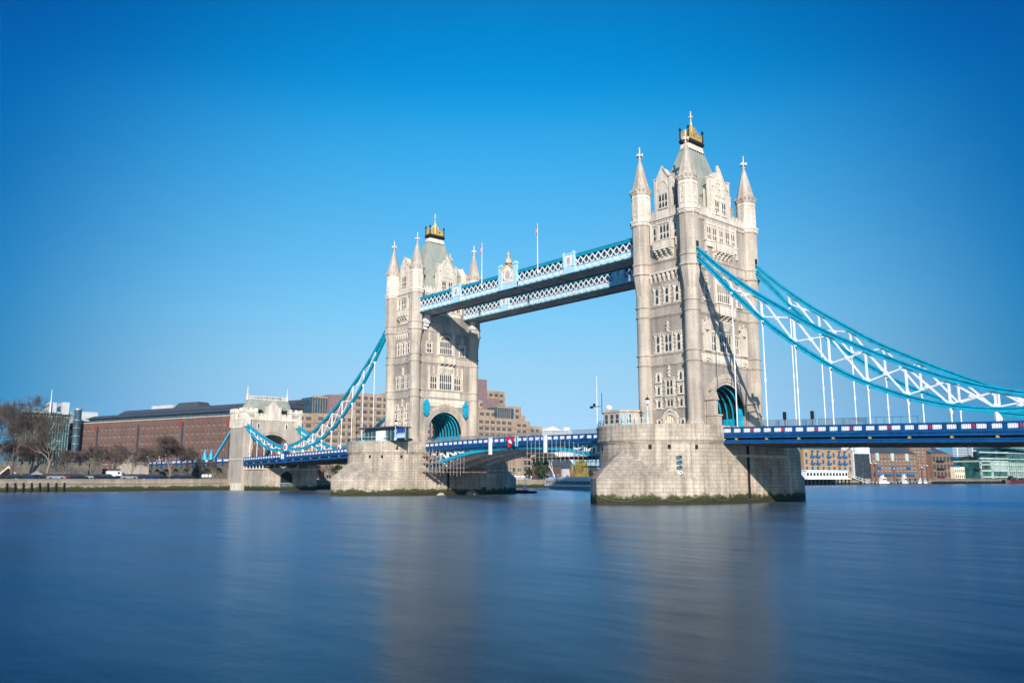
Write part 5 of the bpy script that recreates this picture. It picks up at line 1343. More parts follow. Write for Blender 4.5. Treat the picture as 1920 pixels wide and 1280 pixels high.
# low hotel annexe and houses beyond the bascules
def shop(label, name, px0, px1, ytop, x, dep, mt, cat='building', win=True, z0=2.3, roof=None):
    q = at((px0+px1)/2, 890, 'x', x); P = thing(name, label, cat, (x, q.y, 2.5))
    F, W_, z0, z1 = boxb(P, 'wall', px0, px1, ytop, x, dep, mt)
    if win:
        nf = max(1, int((z1-3.5)/3.2)); nc = max(1, int(W_/3.2)); winset(P, [(F, -nc*1.6+3.2*(c+.5), 3.6+3.1*r_, 1.6, 1.7) for r_ in range(nf) for c in range(nc)], GLASS, 'window', WHITE, 60)
    if roof: m = MB(); m.hexa([F(-W_/2-.3, z1, .4), F(W_/2+.3, z1, .4), F(W_/2+.3, z1, -dep), F(-W_/2-.3, z1, -dep), F(-W_/2+.5, z1+roof, -dep/2+.5), F(W_/2-.5, z1+roof, -dep/2+.5), F(W_/2-.5, z1+roof, -dep/2-.5), F(-W_/2+.5, z1+roof, -dep/2-.5)]); m.build('roof', SLATE_D, P)
    return P
shop('dark red low shops under the left deck beyond the abutment', 'low_shop', 566, 606, 876, -158, 8, BRICK_R)
shop('tan pillar fronted low building under the deck beside the far pier', 'low_shop', 608, 640, 872, -160, 8, CONC)
shop('tan concrete hotel annexe on pillars right of the far pier', 'annexe', 955, 982, 862, -150, 8, CONC)
shop('low tan hotel wing behind the evergreen tree', 'hotel_wing', 983, 1046, 852, -166, 14, CONC)
shop('dark brown timber house with a pitched roof behind the silver birch', 'timber_house', 1022, 1052, 873, -150, 9, M_plain('dark_timber', (.10, .065, .06), .8), roof=6)
shop('white gabled house behind the willow', 'white_house', 1056, 1080, 878, -152, 9, BOXG, roof=4.5)
shop('low brown brick pub beside the near pier', 'brick_pub', 1085, 1125, 882, -146, 8, BRICK_B, roof=2.5)
shop('tan far block under the bascule right of the white marquee', 'far_block', 1054, 1112, 884, -200, 8, CONC)
P = thing('white_marquee', 'white gabled marquee roof rising behind the bascule parapet', 'marquee', (-172, at(1035, 880, 'x', -172).y, 2.5))
a = at(1016, 812, 'x', -172); b = at(1056, 812, 'x', -172); zt = at(1036, 799, 'x', -172).z; zb = at(1036, 808, 'x', -172).z
m = MB(); m.hexa([(-186, a.y, 2.4), (-172, a.y, 2.4), (-172, b.y, 2.4), (-186, b.y, 2.4), (-186, a.y, zb), (-172, a.y, zb), (-172, b.y, zb), (-186, b.y, zb)]); m.build('wall', WHITE, P)
m = MB(); c_ = (a.y+b.y)/2; m.face([(-171.7, a.y-.5, zb), (-171.7, b.y+.5, zb), (-171.7, c_, zt)]); m.face([(-171.7, a.y-.5, zb), (-171.7, c_, zt), (-186, c_, zt), (-186, a.y-.5, zb)]); m.face([(-171.7, b.y+.5, zb), (-186, b.y+.5, zb), (-186, c_, zt), (-171.7, c_, zt)]); m.build('roof', WHITE, P)
P = thing('white_block', 'plain white flat block with a rooftop vent left of the near pier cabin', 'building', (-175, at(1065, 880, 'x', -175).y, 2.5))
F, W_, z0, z1 = boxb(P, 'wall', 1057, 1073, 806, -175, 9, WHITE); boxb(P, 'vent', 1062, 1068, 801, -178, 2, GREYST, ybot=806)
leafy('evergreen_tree', 'dark green round evergreen tree beyond the bascule', (-128, at(1014, 890, 'x', -128).y, 2.5), 11.5, 4.2, 31, LEAFM, 5200)
leafy('green_bush', 'dark green bush at the left shoulder of the far pier', (-136, at(640, 890, 'x', -136).y, 2.5), 8.5, 3.4, 32, LEAFM, 1600, cat='bush')
leafy('willow_tree', 'yellow weeping willow beside the near pier', (-130, at(1090, 890, 'x', -130).y, 2.5), 10.0, 3.6, 33, WILLOW, 5200, droop=True)
leafy('green_bush', 'small bright green bush beside the near pier', (-128, at(1106, 890, 'x', -128).y, 2.5), 5, 2.2, 34, LEAFM, 900, cat='bush')
twig_tree('silver_birch', 'slender pale birch beyond the moored ship', (-126, at(1041, 890, 'x', -126).y, 2.5), 12, .55, 35, .4, WHITE, 5, group=None)
# fortress walls
def cren(P, a, b, z0, z1, th=1.5, step=2.2):
    F, L, d, n = seg_frame(a, b); m = MB(); m.fb(F, 0, L, z0, z1-1.1, -th, 0)
    k = 0
    while k*step < L: m.fb(F, k*step, min(L, k*step+step*.62), z1-1.1, z1, -th*.6, 0); k += 1
    m.build('wall', STONE_F, P); return F, L
q = at(165, 890, 'x', -185)
P = thing('fortress_wall', 'weathered crenellated fortress wall with a pointed gateway at far left', 'wall', (-185, q.y-30, 2.5))
F, L = cren(P, (-185, -190), (-185, q.y), 2.3, 9.3)
g0 = at(14, 890, 'x', -185); u = g0.y+190
m = MB(); m.fpoly(F, [(u-2.2, 2.4), (u+2.2, 2.4), (u+2.2, 5.0), (u, 7.2), (u-2.2, 5.0)], 0, .05); m.build('gateway', DARKV, P)
m = MB(); m.fpoly(F, [(u-2.7, 2.4), (u-2.2, 2.4), (u-2.2, 5.0), (u-2.7, 5.1)], 0, .4); m.fpoly(F, [(u+2.2, 2.4), (u+2.7, 2.4), (u+2.7, 5.1), (u+2.2, 5.0)], 0, .4); m.fpoly(F, [(u-2.7, 5.1), (u-2.2, 5.0), (u, 7.2), (u, 7.9)], 0, .4); m.fpoly(F, [(u+2.2, 5.0), (u+2.7, 5.1), (u, 7.9), (u, 7.2)], 0, .4); m.build('gateway_surround', STONE_P, P)
P = thing('fortress_tower', 'pale square fortress tower between the two plane trees', 'tower', (-188, at(180, 890, 'x', -188).y, 2.5))
F2, W_, z0, z1 = boxb(P, 'wall', 163, 193, 858, -186, 9, STONE_F); m = MB()
for k in range(5): m.fb(F2, -W_/2+k*W_/4.6, -W_/2+k*W_/4.6+.9, z1, z1+1, -1, 0)
m.build('battlement', STONE_F, P)
P = thing('fortress_wall', 'lower crenellated wall running right to the viaduct arches', 'wall', (-188, at(240, 890, 'x', -188).y, 2.5))
cren(P, (-190, at(193, 890, 'x', -190).y), (-190, at(226, 890, 'x', -190).y), 2.3, 7.2); 
P = thing('stone_building', 'pale rendered stone building behind the wide plane tree', 'building', (-194, at(255, 890, 'x', -194).y, 2.5))
boxb(P, 'wall', 226, 281, 852, -194, 9, STONE_A)
m = MB(); a = at(226, 852, 'x', -194); b = at(250, 852, 'x', -194); m.hexa([(-203, a.y, a.z), (-193.7, a.y, a.z), (-193.7, b.y, a.z), (-203, b.y, a.z), (-199, a.y+2, a.z+3), (-198, a.y+2, a.z+3), (-198, b.y-2, a.z+3), (-199, b.y-2, a.z+3)]); m.build('roof', SLATE_D, P)
# gatehouse hut
P = thing('ticket_kiosk', 'dark open fronted kiosk with a pitched roof before the fortress wall', 'kiosk', (-156, at(68, 890, 'x', -156).y, 2.5))
y = at(68, 890, 'x', -156).y; m = MB(); m.box(-157.5, -154.5, y-1.3, y-1.1, 2.4, 4.9); m.box(-157.5, -154.5, y+1.1, y+1.3, 2.4, 4.9); m.box(-157.5, -157.3, y-1.1, y+1.1, 2.4, 4.9); m.box(-154.7, -154.5, y-1.1, y+1.1, 2.4, 3.4); m.build('wall', BLACK, P)
m = MB(); m.frust(-156, y, 4.9, 1.9, 1.7, 6.0, .2, .1); m.build('roof', SLATE, P)

# ------------------------------------------------------------------ far right bank (Wapping side)
def shore_pt(px, off=0.0):
    d = _F + _R*((px-960)/FPX); best = None
    for (xa, ya), (xb, yb) in zip(SHORE, SHORE[1:]):
        L = math.hypot(xb-xa, yb-ya); nx, ny = (yb-ya)/L, -(xb-xa)/L     # towards the river
        a = (xa-nx*off, ya-ny*off); b = (xb-nx*off, yb-ny*off); ex, ey = b[0]-a[0], b[1]-a[1]
        den = d.x*(-ey)+d.y*ex
        if abs(den) < 1e-9: continue
        rx, ry = a[0]-CAM.x, a[1]-CAM.y; s = (rx*(-ey)+ry*ex)/den; t = (d.x*ry-d.y*rx)/den
        if s > 0 and -.001 <= t <= 1.001 and (best is None or s < best[0]): best = (s, Vector((CAM.x+d.x*s, CAM.y+d.y*s, 0)))
    return best[1]
def zat(px, py, p):
    dist = math.hypot(p.x-CAM.x, p.y-CAM.y); d = _F + _R*((px-960)/FPX) - _U*((py-640)/FPX); return CAM.z + d.z/math.hypot(d.x, d.y)*dist
def bank(name, label, px0, px1, ytop, off, dep, mt, cat='building'):
    a = shore_pt(px0, off); b = shore_pt(px1, off); F, L, d, n = seg_frame(a, b); z1 = (zat(px0, ytop, a)+zat(px1, ytop, b))/2
    P = thing(name, label, cat, (a.x, a.y, 2.5)); m = MB(); m.fb(F, 0, L, 2.3, z1, -dep, 0); m.build('wall', mt, P)
    return P, F, L, z1
def balc(P, F, u, v, w_, mt, dp=1.3):
    m = MB(); m.fb(F, u-w_/2, u+w_/2, v-.2, v, 0, dp); m.fb(F, u-w_/2, u+w_/2, v, v+1.0, dp-.1, dp); m.fb(F, u-w_/2, u-w_/2+.1, v, v+1.0, 0, dp-.1); m.fb(F, u+w_/2-.1, u+w_/2, v, v+1.0, 0, dp-.1); m.build('balcony', mt, P)
AZ = M_plain('azure_balcony_paint', (.01, .13, .34), .4)
DKRED = M_plain('dark_red_paint', (.12, .015, .02), .5)
PGS = M_plain('pale_green_steel_frame', (.40, .50, .46), .5, var=.2, scale=.2)
P, F, L, z1 = bank('yellow_brick_flats', 'yellow brick riverside flats with blue balconies and blue glazed penthouse', 1494, 1583, 843, 8, 22, BRICK_Y)
m = MB(); m.fb(F, 2, L-7, z1, z1+3.2, -16, -2); m.build('penthouse', GLASS_B, P); m = MB(); m.fb(F, 1.5, L-6.5, z1+3.2, z1+3.6, -17, -1.2); m.build('penthouse_roof', AZ, P)
its = []; nc = 9
for r_ in range(5):
    for c in range(nc):
        u = L*(c+.5)/nc; v = z1-4.2-r_*4.0
        if v < 4: continue
        its.append((F, u, v, 1.7, 2.2))
        if c in (1, 2, 4, 6, 7) and r_ < 3: balc(P, F, u, v-.3, 3.1, AZ)
winset(P, its, GLASS_B, 'window', AZ)
m = MB()
for c in (1, 2, 4, 6, 7): u = L*(c+.5)/nc; m.fb(F, u-.9, u+.9, z1-.9, z1-.6, 0, 1.8); m.fb(F, u-.08, u+.08, z1-2.2, z1-.9, 0, .3)
m.build('hoist_beams', AZ, P)
P, F, L, z1 = bank('white_framed_block', 'white framed block with one huge dark glass window on the far bank', 1584, 1617, 849, 7, 20, BOXG)
zb = z1-17; m = MB(); m.fb(F, L*.08, L*.9, zb-1, z1-.6, 0, .25); o = m.build('great_window', GLASS, P)
m = MB()
for k in range(9): m.fb(F, L*.08+L*.82*k/8-.07, L*.08+L*.82*k/8+.07, zb-1, z1-.6, .25, .35)
for k in range(6): v = zb-1+(z1-zb+.4)*k/5; m.fb(F, L*.08, L*.9, v-.07, v+.07, .25, .34)
m.build('glazing_bars', BLACK, o)
m = MB(); m.fb(F, L*.3, L, z1, z1+7, -12, -.5); m.build('roof_lantern', GREYST, P)
m = MB(); m.arc(F, L*.2, z1+2.2, 3.0, 3.5, -.5, .2, 0, 2*PI, 20); 
for k in range(6): a = k*PI/6; m.beam(F(L*.2-3*math.cos(a), z1+2.2-3*math.sin(a), 0), F(L*.2+3*math.cos(a), z1+2.2+3*math.sin(a), 0), .2, .2)
m.build('wheel_window', WHITE, P)
winset(P, [(F, L*(.2+.15*k), 4.0, 2.2, 4.0) for k in range(5)], GLASS)
P, F, L, z1 = bank('brown_brick_flats', 'brown brick warehouse flats with rows of blue balconies and slate gabled roofs', 1619, 1700, 850, 9, 22, BRICK_B)
for k in range(3):
    u0 = L*k/3; u1 = L*(k+1)/3; m = MB(); m.hexa([F(u0, z1, .4), F(u1, z1, .4), F(u1, z1, -18), F(u0, z1, -18), F(u0+3, z1+5, -8), F(u1-1, z1+5, -8), F(u1-1, z1+5, -10), F(u0+3, z1+5, -10)]); m.build('roof', SLATE_D, P)
    m = MB(); m.fb(F, u0-.7, u0+.7, z1, z1+6.5, -9, -7); m.build('chimney', BRICK_B, P)
    m = MB(); m.fb(F, u0+L*.11-1.5, u0+L*.11+1.5, z1-4.5, z1, 0, .5); m.build('glazed_bay', PGS, P)
its = []
for r_ in range(5):
    for c in range(12):
        u = L*(c+.5)/12; v = z1-4.6-r_*4.3
        if v < 4: continue
        its.append((F, u, v, 1.7, 2.3))
        if (r_ in (2, 3) and c % 3 != 2) or (r_ == 1 and c % 4 == 1): balc(P, F, u, v-.3, 4.6 if r_ == 3 else 3.6, AZ)
winset(P, its, GLASS, 'window', WHITE)
P, F, L, z1 = bank('brick_tower_block', 'tall brown brick tower of flats with a column of blue balconies', 1690, 1728, 830, 14, 20, BRICK_B)
winset(P, [(F, L*(.2+.2*c), z1-6-r_*4.2, 1.6, 2) for r_ in range(9) for c in range(3)], GLASS, 'window', WHITE)
for r_ in range(6): balc(P, F, L*.88, z1-6-r_*4.4, 5, AZ, 2)
P, F, L, z1 = bank('brick_corner_flats', 'brown brick corner block with dark red balconies and a pyramid roof', 1729, 1768, 851, 10, 22, BRICK_B)
m = MB(); m.hexa([F(2, z1, 0), F(L-4, z1, 0), F(L-4, z1, -18), F(2, z1, -18), F(L*.4, z1+5, -8), F(L*.6, z1+5, -8), F(L*.6, z1+5, -10), F(L*.4, z1+5, -10)]); m.build('roof', SLATE_D, P)
its = []
for r_ in range(4):
    for c in range(6):
        its.append((F, L*(c+.5)/6, z1-5-r_*5, 2.6, 3.2))
        if c in (1, 2): balc(P, F, L*(c+.5)/6, z1-5.2-r_*5, 3.6, DKRED if r_ > 1 else BLACK)
winset(P, its, GLASS)
balc(P, F, L-1, 17, 6, AZ, 3); balc(P, F, L-1, 11, 6, AZ, 3)
P, F, L, z1 = bank('cream_house', 'small cream house with many little windows by the dark brick block', 1769, 1787, 875, 7, 14, CREAM)
winset(P, [(F, L*(c+.5)/5, z1-3.6-r_*3.6, 1.1, 1.8) for r_ in range(3) for c in range(5)], GLASS)
P, F, L, z1 = bank('long_dark_shed', 'long low dark roofed buildings behind the quay trees', 1765, 1818, 866, 60, 30, SLATE_D)
m = MB()
for k in range(8): m.fb(F, L*k/8, L*k/8+5, z1, z1+2+(k % 3), -12, -4)
m.build('roof_clutter', DARKV, P)
P, F, L, z1 = bank('green_glass_flats', 'pale green glass flats with white frames and curved roof at far right', 1866, 1912, 846, 8, 24, GLASS_G)
m = MB()
for r_ in range(9): m.fb(F, 0, L, 4+r_*4.2, 4.5+r_*4.2, 0, 1.2)
for c in range(13): u = L*c/12; m.fb(F, u-.2, u+.2, 2.5, z1-8, 0, .9)
m.build('white_frame', PGS, P)
m = MB(); m.hexa([F(-6, z1+1.5, 4), F(L+3, z1-1, 4), F(L+3, z1-1, -20), F(-6, z1+1.5, -20), F(-6, z1+2.5, 4), F(L+3, z1-.3, 4), F(L+3, z1-.3, -20), F(-6, z1+2.5, -20)]); m.build('roof', GLASS_G, P)
P, F, L, z1 = bank('green_glass_flats', 'lower white and green flats left of the curved roof block', 1815, 1866, 866, 8, 24, GLASS_G)
m = MB()
for r_ in range(6): m.fb(F, 0, L, 4+r_*4.2, 4.9+r_*4.2, 0, 1.0)
for u in (0, L*.38, L*.4, L*.97): m.fb(F, u, u+.9, 2.5, z1+1, 0, 1.0)
m.fb(F, L*.4, L, 5, z1, -1, .6) if 0 else None
for c in range(9): u = L*(.42+.06*c); m.fb(F, u, u+1.2, 8, z1, 0, .5)
m.fb(F, 0, L, z1, z1+1, -24, 1); m.build('white_frame', PGS, P)
m = MB(); m.fb(F, L*.75, L*1.0, z1+1, z1+10, -16, -3); m.build('upper_storey', GLASS_T, P)
P, F, L, z1 = bank('green_glass_flats', 'green glass block cut off by the right edge', 1913, 1990, 848, 8, 24, GLASS_G)
m = MB()
for r_ in range(9): m.fb(F, 0, L, 4+r_*4.2, 4.6+r_*4.2, 0, 1.2)
for c in range(20): u = L*c/20; m.fb(F, u-.25, u+.25, 2.5, z1-8, 0, .9)
m.build('white_frame', PGS, P)
# distant towers
for px0, px1, yt, lb in ((1728, 1744, 833, 'dim distant tower just right of the brick tower block'), (1768, 1795, 828, 'widest pale distant office tower'), (1797, 1820, 827, 'bluish distant office tower right of the widest one'), (1843, 1862, 826, 'pale distant tower above the lower green flats'), (1864, 1876, 825, 'narrow distant tower behind the curved roof'), (1901, 1913, 828, 'grey green distant tower near the right edge')):
    d = _F + _R*((px0-960)/FPX); dd = 3200; s = dd/math.hypot(d.x, d.y); a = Vector((CAM.x+d.x*s, CAM.y+d.y*s, 0)); d = _F + _R*((px1-960)/FPX); s = dd/math.hypot(d.x, d.y); b = Vector((CAM.x+d.x*s, CAM.y+d.y*s, 0))
    F, L, d, n = seg_frame(a, b); P = thing('office_tower', lb, 'tower block', (a.x, a.y, 2.5), 'distant office towers'); z1 = zat(px0, yt, a)
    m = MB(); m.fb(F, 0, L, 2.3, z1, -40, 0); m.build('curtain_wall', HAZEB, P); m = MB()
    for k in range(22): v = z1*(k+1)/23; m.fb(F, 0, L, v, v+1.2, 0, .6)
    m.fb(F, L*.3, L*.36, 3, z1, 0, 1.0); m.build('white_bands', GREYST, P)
# far quay timbers, trees
P = thing('timber_fendering', 'row of dark timber piles along the far right quay wall', 'piles', tuple(shore_pt(1740))); m = MB()
for k in range(58):
    a = shore_pt(1640+k*4.0, -.6); m.box(a.x-.2, a.x+.5, a.y-.25, a.y+.25, -1, 1.9)
m.build('piles', BLACK, P)['kind'] = 'stuff'
P = thing('far_river_wall', 'pale coping of the river wall on the far right bank', 'wall', tuple(shore_pt(1740))); m = MB()
for k in range(40):
    a = shore_pt(1500+k*12, .3); b = shore_pt(1512+k*12, .3); m.beam((a.x, a.y, 2.9), (b.x, b.y, 2.9), .6, 1.1)
m.build('coping', QUAY, P)
a = shore_pt(1812, 40); twig_tree('bare_tree', 'round brown bare tree left of the green glass flats', (a.x, a.y, 2.5), 27, .9, 51, .22, TWIG, 6, r0=.8)
a = shore_pt(1795, 20); leafy('dark_trees', 'dark evergreen clump right of the cream house', (a.x, a.y, 2.5), 16, 9, 52, LEAFM, 2500, 1.3)
a = shore_pt(1806, 16); leafy('dark_trees', 'dark low trees beside the lower green flats', (a.x, a.y, 2.5), 12, 8, 53, LEAFM, 2000, 1.2)

# white restaurant on piles
a = shore_pt(1497, -14); b = shore_pt(1573, -14); F, L, d, n = seg_frame(a, b)
P = thing('pier_restaurant', 'low white pavilion standing on dark piles over the water', 'pavilion', (a.x, a.y, 0))
z0 = zat(1530, 896, a); z1 = zat(1530, 882, a)
m = MB(); m.fb(F, 0, L, z0, z1, -10, 0); m.build('wall', WHITE, P); m = MB(); m.fb(F, -.5, L+.5, z1, z1+.4, -10.5, .5); m.fb(F, -1, L+1, z0-.6, z0, -11, 1.5); m.build('roof', GREYST, P)
winset(P, [(F, L*(k+.5)/13, z0+1.2, 1.9, 1.7) for k in range(13)], GLASS)
m = MB()
for k in range(12):
    for nn in (.5, -9): m.fb(F, L*k/11-.3, L*k/11+.3, -1, z0-.6, nn-.3, nn+.3)
m.build('piles', BLACK, P)
m = MB(); m.fb(F, -1, L, 0, z0-.8, -10.5, -10); m.build('dark_backing', DARKV, P)

# ------------------------------------------------------------------ boats
def hull(m, F, L, bw, z0, z1, bow=.2):
    K = 10; pr = []
    for k in range(K+1):
        t = k/K; w_ = bw/2*(min(1, (t/.12)**.5) if t < .12 else (1 if t < 1-bow else math.sqrt(max(0, 1-((t-1+bow)/bow)**2))))
        pr.append((t*L, max(.05, w_), z1+(.25*(z1-z0) if t > .8 else 0)*((t-.8)/.2 if t > .8 else 0)))
    for a, b in zip(pr, pr[1:]):
        for s in (-1, 1):
            q = [F(a[0], z0, s*a[1]*.75), F(b[0], z0, s*b[1]*.75), F(b[0], b[2], s*b[1]), F(a[0], a[2], s*a[1])]; m.face(q if s > 0 else q[::-1])
        m.face([F(a[0], a[2]-.05, a[1]), F(b[0], b[2]-.05, b[1]), F(b[0], b[2]-.05, -b[1]), F(a[0], a[2]-.05, -a[1])])
    m.face([F(0, z0, pr[0][1]*.75), F(0, z1, pr[0][1]), F(0, z1, -pr[0][1]), F(0, z0, -pr[0][1]*.75)][::-1])
def wpt(px, py): return at(px, py, 'z', 0)
# tug
a = wpt(1007, 924); b = wpt(962, 924); b.z = a.z = 0; F, L, d, n = seg_frame(a, b)
P = thing('work_boat', 'red hulled work boat with a small white wheelhouse beside the far pier', 'boat', (a.x, a.y, 0), None)
m = MB(); hull(m, F, L, 2.6, -.3, .55, .3); m.build('hull', BLACK, P); m = MB(); m.fb(F, L*.35, L*.98, .5, .85, -.9, 1.15); m.build('red_bulwark', RED, P)
m = MB(); m.fb(F, L*.42, L*.6, .6, 1.9, -.8, .8); m.fb(F, L*.40, L*.62, 1.9, 2.0, -.9, .9); c = m.build('wheelhouse', WHITE, P); MB().fb(F, L*.44, L*.58, 1.2, 1.7, .8, .83).build('pane', GLASS, c)
MB().tube([F(L*.5, 2.0, 0), F(L*.5, 3.0, 0)], .04, 5).build('mast', BLACK, P)
# long moored cruiser
a = wpt(1034, 915.5); b = wpt(1120, 918.5); F, L, d, n = seg_frame(a, b)
P = thing('river_cruiser', 'long white and silver river cruiser moored behind the bridge', 'ship', (a.x, a.y, 0))
m = MB(); hull(m, F, L+6, 7, -.3, 1.1, .15); m.build('hull', M_plain('silver_hull', (.62, .60, .58), .35), P)
m = MB(); m.fb(F, 1, L, 1.1, 1.7, -3.2, 3.2); m.fb(F, 2.5, L, 2.9, 3.6, -3.1, 3.1); m.fb(F, 5, L, 3.6, 4.3, -2.8, 2.8); m.build('superstructure', WHITE, P)
m = MB(); m.fb(F, 1.5, L, 1.7, 2.9, -3, 3); m.build('saloon_windows', GLASS_B, P)
m = MB()
for k in range(int(L/1.6)): m.fb(F, 1.5+k*1.6, 1.65+k*1.6, 1.7, 2.9, 3, 3.06)
m.build('window_mullions', WHITE, P)
# gangway and pontoon
a = wpt(962, 913); b = wpt(1048, 912.5); F, L, d, n = seg_frame(a, b)
P = thing('landing_pontoon', 'dark floating landing pontoon with white railings behind the work boat', 'pontoon', (a.x, a.y, 0))
m = MB(); m.fb(F, 0, L, -.5, .9, -6, 0); m.build('float', BLACK, P); m = MB()
for k in range(int(L/.9)): m.fb(F, k*.9, k*.9+.07, .9, 2.1, -.1, 0)
for v in (1.3, 1.7, 2.1): m.fb(F, 0, L, v, v+.07, -.12, .02)
m.build('railing', WHITE, P)
P = thing('truss_gangway', 'white lattice truss gangway right of the far pier', 'gangway', tuple(F(0, 2.2, -3)))
m = MB()
for nn in (-2, -4):
    m.beam(F(0, 4.9, nn), F(L*.45, 4.5, nn), .18, .25); m.beam(F(0, 2.6, nn), F(L*.45, 2.3, nn), .18, .25)
    for k in range(6):
        u0 = L*.45*k/6; u1 = L*.45*(k+.5)/6; u2 = L*.45*(k+1)/6; m.beam(F(u0, 4.8, nn), F(u1, 2.5, nn), .14, .2); m.beam(F(u1, 2.5, nn), F(u2, 4.7, nn), .14, .2)
m.build('truss', WHITE, P); m = MB(); m.fb(F, 0, L*.45, 2.2, 2.35, -4, -2); m.build('deck', GREYST, P)
P = thing('pontoon_shelter', 'white framed shelter with a bright blue roof on the pontoon', 'shelter', tuple(F(L*.75, .9, -3)))
m = MB(); m.fb(F, L*.62, L*.93, 4.3, 5.0, -4.5, -1.5); m.build('roof', AZ, P); m = MB()
for k in range(6):
    for nn in (-4.3, -1.6): m.fb(F, L*(.63+.058*k), L*(.63+.058*k)+.18, .9, 4.3, nn-.09, nn+.09)
for k in range(5): m.beam(F(L*(.63+.058*k), 4.2, -1.6), F(L*(.66+.058*k), 2.2, -1.6), .12, .12)
m.build('frame', WHITE, P)
for px in (1010.5, 1015.5):
    a = wpt(px, 913); P = thing('mooring_pile', 'tall black mooring pile between gangway and blue shelter', 'pile', (a.x, a.y, 0), 'black mooring piles')
    m = MB(); m.tube([(a.x, a.y, -1), (a.x, a.y, 5.6)], .55, 8); m.build('pile', BLACK, P); MB().lathe([(.6, 5.6), (.6, 5.9), (0, 6.3)], a.x, a.y, 8).build('cap', TEAL_D, P)
# far right boats
def small_boat(label, px0, px1, py, hm, cab, hgt, cabh, mast=0, cat='boat'):
    a = shore_pt(px0, -7); b = shore_pt(px1, -7); F, L, d, n = seg_frame(a, b)
    P = thing('moored_boat', label, cat, (a.x, a.y, 0), 'boats moored on the far bank')
    m = MB(); hull(m, F, L, max(2.5, L*.25), -.3, hgt, .22); m.build('hull', hm, P)
    if cab: m = MB(); m.fb(F, L*.2, L*.6, hgt-.1, hgt+cabh, -1, 1); m.fb(F, L*.25, L*.4, hgt+cabh, hgt+cabh*1.5, -.8, .8); o = m.build('cabin', cab, P); MB().fb(F, L*.23, L*.58, hgt+.4*cabh, hgt+.75*cabh, 1, 1.04).build('pane', GLASS, o)
    if mast: MB().tube([F(L*.7, hgt, 0), F(L*.7, hgt+mast, 0)], [.18, .1], 6).build('mast', BARK, P)
    return P
small_boat('red and black barge moored at far right', 1860, 1890, 906, DKRED, BLACK, 2.2, 2.0, 12)
small_boat('black sailing barge with a cream deckhouse near the right edge', 1893, 1917, 906, BLACK, CREAM, 4.0, 3.4, 22)
small_boat('grey blue boat cut by the right edge', 1915, 1945, 906.5, HAZEB, WHITE, 3.0, 2.0, 16)
small_boat('white motor boat beside the pontoon on the far bank', 1629, 1648, 906.5, WHITE, WHITE, 1.6, 2.4)
small_boat('small white cabin boat right of the red post', 1672, 1680, 906.5, WHITE, WHITE, 1.2, 3.2)
small_boat('silver grey launch among the pontoon posts', 1700, 1721, 906.5, GREYST, WHITE, 1.2, 1.6)
a = shore_pt(1600, -14); b = shore_pt(1726, -14); F, L, d, n = seg_frame(a, b)
P = thing('landing_pontoon', 'long low pontoon with a sloping ramp on the far bank', 'pontoon', (a.x, a.y, 0)); m = MB(); m.fb(F, 0, L, -.4, .6, -4, 0); m.build('float', SLATE_D, P); m = MB()
for k in range(int(L/3)): m.fb(F, k*3, k*3+.12, .6, 1.7, -.2, 0)
m.fb(F, 0, L, 1.6, 1.7, -.2, 0); m.build('handrail', GREYST, P)
m = MB(); m.beam(F(-8, 4.5, -3), F(L*.12, .8, -3), 2, .3)
for k in range(8): m.beam(F(-8+k*2.6, 4.5-k*.4+.0, -2), F(-8+k*2.6, 5.6-k*.4, -2), .12, .12)
m.beam(F(-8, 5.6, -2), F(L*.12, 2.2, -2), .15, .15); m.build('ramp', WHITE, P)
for px, h in ((1617, 12), (1625, 12), (1658, 9), (1709, 10), (1719, 11)):
    a = shore_pt(px, -13); P = thing('mooring_pile', 'dark red brown mooring pile at the far bank pontoon', 'pile', (a.x, a.y, 0), 'far bank mooring piles')
    MB().tube([(a.x, a.y, -1), (a.x, a.y, h)], .75, 8).build('pile', M_RUST if 'M_RUST' in globals() else BRICK_R, P); MB().lathe([(.85, h), (0, h+.6)], a.x, a.y, 8).build('cap', WHITE, P)

# ------------------------------------------------------------------ things on the piers
P = thing('control_cabin', 'stone control cabin with dark windows on the near pier', 'cabin', (36.5, -17.5, 12.42))
pl = [(32.6, -14.6), (33.0, -17.2), (34.9, -19.2), (38.2, -19.0), (40.2, -16.6), (39.9, -13.4), (33.8, -12.8)]
def prism(m, pts, z0, z1, grow=0.0):
    cx_ = sum(p[0] for p in pts)/len(pts); cy_ = sum(p[1] for p in pts)/len(pts)
    q = [(cx_+(x-cx_)*(1+grow), cy_+(y-cy_)*(1+grow)) for x, y in pts]; k = len(q)
    for i in range(k): a, b = q[i], q[(i+1) % k]; m.face([(a[0], a[1], z0), (b[0], b[1], z0), (b[0], b[1], z1), (a[0], a[1], z1)])
    m.face([(x, y, z1) for x, y in q]); m.face([(x, y, z0) for x, y in q][::-1])
m = MB(); prism(m, pl, 12.4, 14.9); m.build('wall', STONE_T, P)
m = MB(); prism(m, pl, 14.9, 15.15, .06); prism(m, pl, 12.4, 12.9, .03); prism(m, pl, 15.15, 15.3, .02); m.build('cornice', STONE_T, P)
for i, us in ((0, (.5,)), (1, (.28, .72)), (2, (.15, .5, .85)), (3, (.5,))):
    F, L, d, n = seg_frame(pl[i], pl[i+1])
    winset(P, [(F, L*u, 13.1 if i != 1 or u < .5 else 12.5, .6, 1.45 if i != 1 or u < .5 else 2.0) for u in us], GLASS, 'window')
m = MB()
for k in range(6): m.box(34+k*.7, 34.4+k*.7, -16, -15, 15.3, 15.45)
m.build('roof_boxes', BLACK, P)
